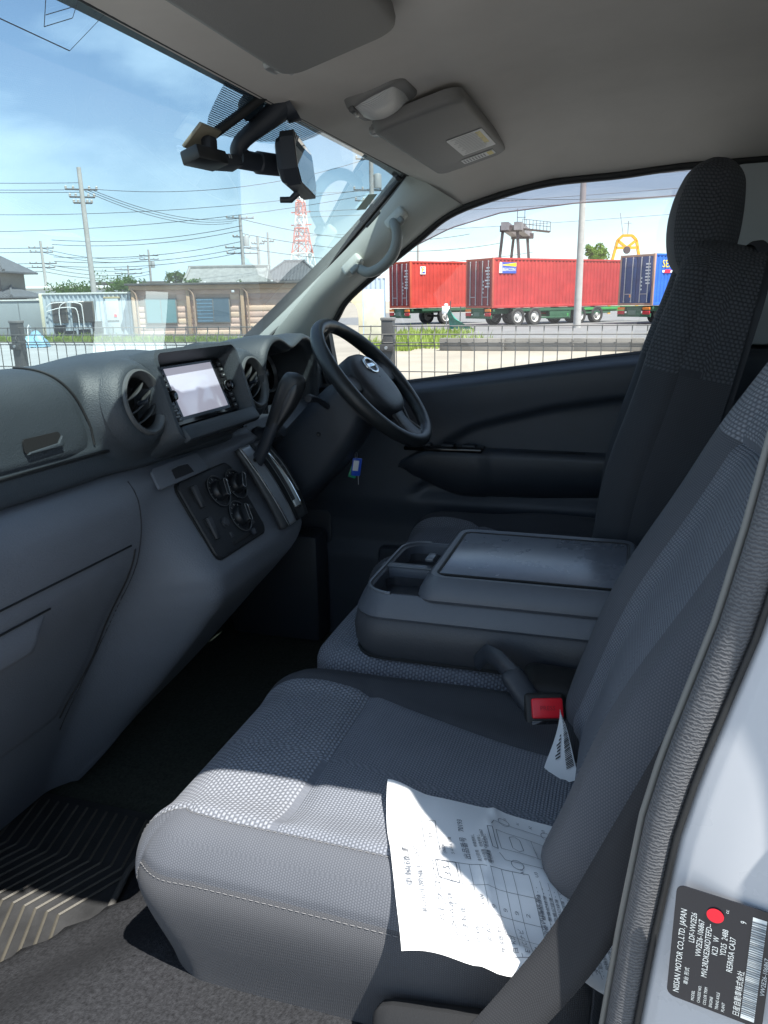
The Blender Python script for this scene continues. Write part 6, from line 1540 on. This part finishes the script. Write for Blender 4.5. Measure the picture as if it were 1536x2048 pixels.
pb = [((.30, 1.45), (.55, 1.62), (1.2, 1.66), (1.9, 1.60), (2.0, 1.3), (2.0, .35)), ((.30, 1.25), (.9, 1.40), (1.5, 1.42), (1.75, 1.25), (1.78, .3)), ((.9, .4), (.88, 1.2), (1.05, 1.58), (1.6, 1.70), (2.1, 1.68))]
for q in pb: tube('bent_pipe', cr([(x, -.16, z) for x, z in q], 18), .022, M_DW, sc_, n=6)
BL = ('tall black bin left of the cabin door windows', 'low wide black bin beside the tall one', 'low black bin under the right cabin window', 'narrow upright black bin next to the cabin door')
for k, (x, w, h) in enumerate(((1.15, .34, .62), (1.62, .40, .36), (2.30, .40, .42), (2.92, .30, .78))):
    bn = thing('refuse_bin', BL[k], 'bin', (sc_.location.x+d.x*x-.55, sc_.location.y+d.y*x, 0), 0, 'black bins by the cabin')
    box('body', (0, 0, h*.46), (.40, w*.92, h*.92), mat('bin_black', (.018, .018, .020), .5), bn, .03, taper=(1.06, 1.06)); box('bin_lid', (0, 0, h*.96), (.44, w*1.02, h*.09), mat('bin_black', (.018, .018, .020), .5), bn, .015)
# grey sheet-sided unit at the left edge
gu = fac('grey_storage_unit', 'plain grey sheet-sided unit at the left edge behind the fence', 'building', (30.4, 32.0), (.30, -.954)); M_GU = mat('unit_grey', (.26, .29, .30), .5, var=.08, vscale=1)
box('wall', (2.35, 1.2, .88), (4.7, 2.4, 1.76), M_GU, gu, .01); box('roof', (2.35, 1.2, 1.80), (4.8, 2.5, .07), mat('rail_white', (.62, .63, .60), .5), gu, .01)
for k in range(4): box('panel_joint', (.6+1.15*k, -.006, .88), (.03, .02, 1.7), mat('joint_grey', (.16, .18, .19), .6), gu, 0)
# tarpaulin bundle behind the fence
tb = thing('tarpaulin_bundle', 'pale blue tarpaulin bundle on the ground behind the fence at far left', 'tarpaulin', (23.3, 21.6, 0), -1.1); rr = random.Random(8)
P = [[Vector(((u-.5)*1.05, (v-.5)*.8, (.52+.10*math.sin(u*9+v*4))*(math.sin(math.pi*min(1, max(0, u)))**.35)*(math.sin(math.pi*v)**.45)+.05*rr.random())) for v in [k/14 for k in range(15)]] for u in [k/22 for k in range(23)]]
grid('cover', P, mat('tarp_blue', (.22, .40, .52), .5, var=.15, vscale=3), tb); tube('rope', [(-.1, -.42, .0), (-.1, -.2, .74), (-.1, 0, .84), (-.1, .2, .74), (-.1, .42, 0)], .012, M_DW, tb, n=5)
# white corrugated hoarding and ochre panel fence right of the pillar
hb = fac('white_hoarding', 'white corrugated hoarding between pillar and red containers', 'wall', (29.4, 12.5), (.28, -.96)); corr('sheet', 2.9, 2.42, .19, .035, mat('hoarding_white', (.42, .49, .58), .5, var=.08), hb, T(0, 0, .0)); box('cap_rail', (1.45, .05, 2.44), (2.9, .08, .06), M_DW, hb, .005); box('back_frame', (1.45, .10, 1.2), (2.8, .06, 2.3), M_GU, hb, 0)
ob = fac('ochre_panel_fence', 'weathered ochre panel fence behind the steering wheel', 'fence', (24.1, 10.9), (.25, -.97))
for k in range(4): box('panel', (.36+.72*k, .02*(k % 2), .95), (.68, .05, 1.9), mat('panel_ochre%d' % (k % 2), ((.50, .45, .32), (.58, .55, .45))[k % 2], .7, var=.25, vscale=1.5), ob, .005)
tube('rust_post', [(1.45, -.06, 0), (1.45, -.06, 2.6)], .05, mat('rusty_steel', (.26, .12, .06), .8, var=.3), ob, n=8)

# tiled houses
M_TILE = mat('roof_tile', (.10, .105, .115), .6, var=.2, vscale=2); M_EAVE = mat('eave_wood', (.10, .085, .075), .7); M_WALLH = mat('house_wall', (.25, .22, .185), .8, var=.1)
def hip_roof(root, x0, x1, y0, y1, z, h, over, ridge=.4, name='roof', m=M_TILE, tiles=0):
    a, b, c_, e = x0-over, x1+over, y0-over, y1+over; rx0, rx1 = lerp(a, b, .5-ridge/2), lerp(a, b, .5+ridge/2); ym = (c_+e)/2
    V = [(a, c_, z), (b, c_, z), (b, e, z), (a, e, z), (rx0, ym, z+h), (rx1, ym, z+h), (a, c_, z-.12), (b, c_, z-.12), (b, e, z-.12), (a, e, z-.12)]
    F = [(0, 1, 5, 4), (1, 2, 5), (2, 3, 4, 5), (3, 0, 4), (6, 7, 1, 0), (7, 8, 2, 1), (8, 9, 3, 2), (9, 6, 0, 3), (9, 8, 7, 6)]
    r_ = mesh_obj(name, [Vector(v) for v in V], F, m, root, smooth=False)
    tube('ridge_tile', [(rx0-.1, ym, z+h+.04), (rx1+.1, ym, z+h+.04)], .13, m, r_, n=6)
    for (p_, q_) in (((a, c_), (rx0, ym)), ((b, c_), (rx1, ym))): tube('hip_tile', [(p_[0], p_[1], z+.06), (q_[0], q_[1], z+h+.04)], .10, m, r_, n=6)
    for k in range(tiles):
        t_ = (k+.5)/tiles; xa = lerp(a, b, t_); 
        if rx0 < xa < rx1: top_ = (xa, ym, z+h)
        else: f_ = (xa-a)/(rx0-a) if xa <= rx0 else (b-xa)/(b-rx1); top_ = (xa, lerp(c_, ym, f_), z+h*f_)
        tube('tile_row', [(xa, c_, z+.03), (top_[0], top_[1], top_[2]+.03)], .045, m, r_, n=4)
    return r_
hl = fac('tiled_house', 'two-storey house with grey tiled roof at the left edge', 'house', (50.6, 52.9), (.25, -.968))
box('upper_wall', (2.0, 2.2, 3.2), (4.0, 4.0, 2.6), M_WALLH, hl, .01); hip_roof(hl, 0, 4.0, .2, 4.2, 4.25, 1.55, .85, .25, tiles=22); hip_roof(hl, -.6, 5.0, -.9, 4.4, 2.25, .85, .7, .5, 'lower_roof', tiles=24); box('ground_wall', (2.2, 1.8, 1.05), (5.4, 4.4, 2.1), M_EAVE, hl, .01)
window(hl, 1.75, 2.95, 1.3, 1.05, 2, M_EAVE, mat('paper_pane', (.42, .46, .46), .4), y=.10); window(hl, .55, 2.95, .8, 1.05, 2, M_EAVE, mat('dark_pane', (.05, .085, .12), .08), y=.10); box('shutter_panel', (1.50, .10, 3.45), (.45, .08, 1.05), mat('shutter_tan', (.42, .30, .18), .7), hl, .01)
for k in range(4): box('wall_post', (.05+1.3*k, .16, 3.3), (.14, .12, 1.9), M_EAVE, hl, .01)
tube('antenna_mast', [(2.9, 1.5, 5), (2.9, 1.5, 6.6)], .03, M_HW, hl, n=5)
for k in range(4): tube('antenna_arm', [(2.5, 1.5, 6.2+.1*k), (3.3, 1.5, 6.2+.1*k)], .018, M_HW, hl, n=4)
lr = fac('long_grey_roof_house', 'long house with plain grey roof behind the log office', 'house', (49.3, 30.3), (.30, -.954)); box('wall', (2.6, 2, 1.4), (5.0, 3.6, 2.8), M_WALLH, lr, .01); hip_roof(lr, 0, 5.2, 0, 4, 2.75, 1.28, .35, .98, m=mat('slate_roof', (.26, .26, .25), .8, var=.25, vscale=3), tiles=0)
gr_ = fac('gabled_house', 'dark house with gabled tile roof right of the slim poles', 'house', (55.6, 27.1), (.30, -.954)); box('wall', (1.9, 2.2, 1.6), (3.6, 4.2, 3.2), M_EAVE, gr_, .01); hip_roof(gr_, -.1, 3.9, 0, 4.4, 3.15, 1.45, .5, .30, tiles=20); window(gr_, .8, 2.3, .9, .75, 2, M_EAVE, mat('paper_pane', (.42, .46, .46), .4), y=.10); window(gr_, 2.2, 2.3, .9, .75, 2, M_EAVE, mat('paper_pane', (.42, .46, .46), .4), y=.10)
wh = fac('white_warehouse', 'low white warehouse roof behind the corrugated cabin', 'building', (66, 60.5), (.40, -.917)); box('wall', (5, 4, 1.6), (9.8, 8, 3.2), M_DW, wh, .02); box('roof', (5, 4, 3.3), (10.2, 8.6, .25), M_DW, wh, .02)
dr_ = fac('dark_roofed_shed', 'long dark low roof on the skyline left of the log office', 'building', (92, 70), (.35, -.937)); box('wall', (8, 4, 2), (16, 7, 4), M_EAVE, dr_, .02); box('roof', (8, 4, 4.25), (16.6, 8, .5), mat('dark_roof', (.10, .095, .09), .7), dr_, .02)

# trees: trunk, limbs and leaf clumps
def tree(label, x, y, h, rx, rz, z0, n, c, seed):
    root = thing('tree', label, 'tree', (x, y, 0), 0, 'trees behind the buildings'); rr = random.Random(seed)
    tube('trunk', [(0, 0, 0), (.1, .05, z0*.7), (.05, 0, z0+rz)], [.16, .12, .05], mat('bark', (.10, .075, .05), .9), root, n=8)
    for k in range(5): a = k*1.3; tube('limb', [(.05, 0, z0*.8), (rx*.35*math.cos(a), rx*.35*math.sin(a), z0+rz*.4), (rx*.7*math.cos(a), rx*.7*math.sin(a), z0+rz*(.6+.2*rr.random()))], [.07, .05, .02], mat('bark', (.10, .075, .05), .9), root, n=6)
    cl = [(rr.uniform(-1, 1)*rx*.75, rr.uniform(-1, 1)*rx*.75, z0+rz*rr.uniform(.1, 1.7), rr.uniform(.25, .5)*rx) for _ in range(22)]; V = []; F = []
    for i in range(n):
        cx_, cy_, cz_, cr_ = rr.choice(cl); v = Vector((rr.gauss(0, 1), rr.gauss(0, 1), rr.gauss(0, .8))); v = v.normalized()*cr_*rr.random()**.4; p_ = Vector((cx_, cy_, cz_))+v
        a = Vector((rr.uniform(-1, 1), rr.uniform(-1, 1), rr.uniform(-1, 1))).normalized(); b = a.cross(Vector((.3, .5, .8))).normalized(); s_ = rr.uniform(.06, .15)*max(1, h/5); k_ = len(V); V += [p_+a*s_, p_+b*s_*.6, p_-a*s_, p_-b*s_*.6]; F.append((k_, k_+1, k_+2, k_+3))
    mesh_obj('crown', V, F, leaf_mat('leaf_'+c[0], c[1]), root, smooth=False); return root
LG = ('light', (.16, .26, .045)); DG = ('dark', (.10, .17, .05))
tree('small light green tree behind the red container', 80.3, 3.6, 6.3, 1.1, .9, 5.0, 1500, LG, 11)
tree('round green tree behind the corrugated cabin', 60, 43.6, 3.6, 2.1, .75, 2.3, 2200, DG, 12); tree('low spreading tree behind the cabin roof', 58, 47.4, 3.2, 2.0, .6, 2.0, 1800, DG, 13)
tree('small green tree in front of the long grey roof', 47.6, 29.0, 3.2, .8, .55, 2.0, 900, DG, 15); tree('small green tree left of the long grey roof', 50.8, 32.3, 3.6, .7, .6, 2.6, 900, DG, 17); tree('shrub at the foot of the pole by the grey roof', 46.6, 24.6, 2.9, .5, .4, 2.1, 500, DG, 19)
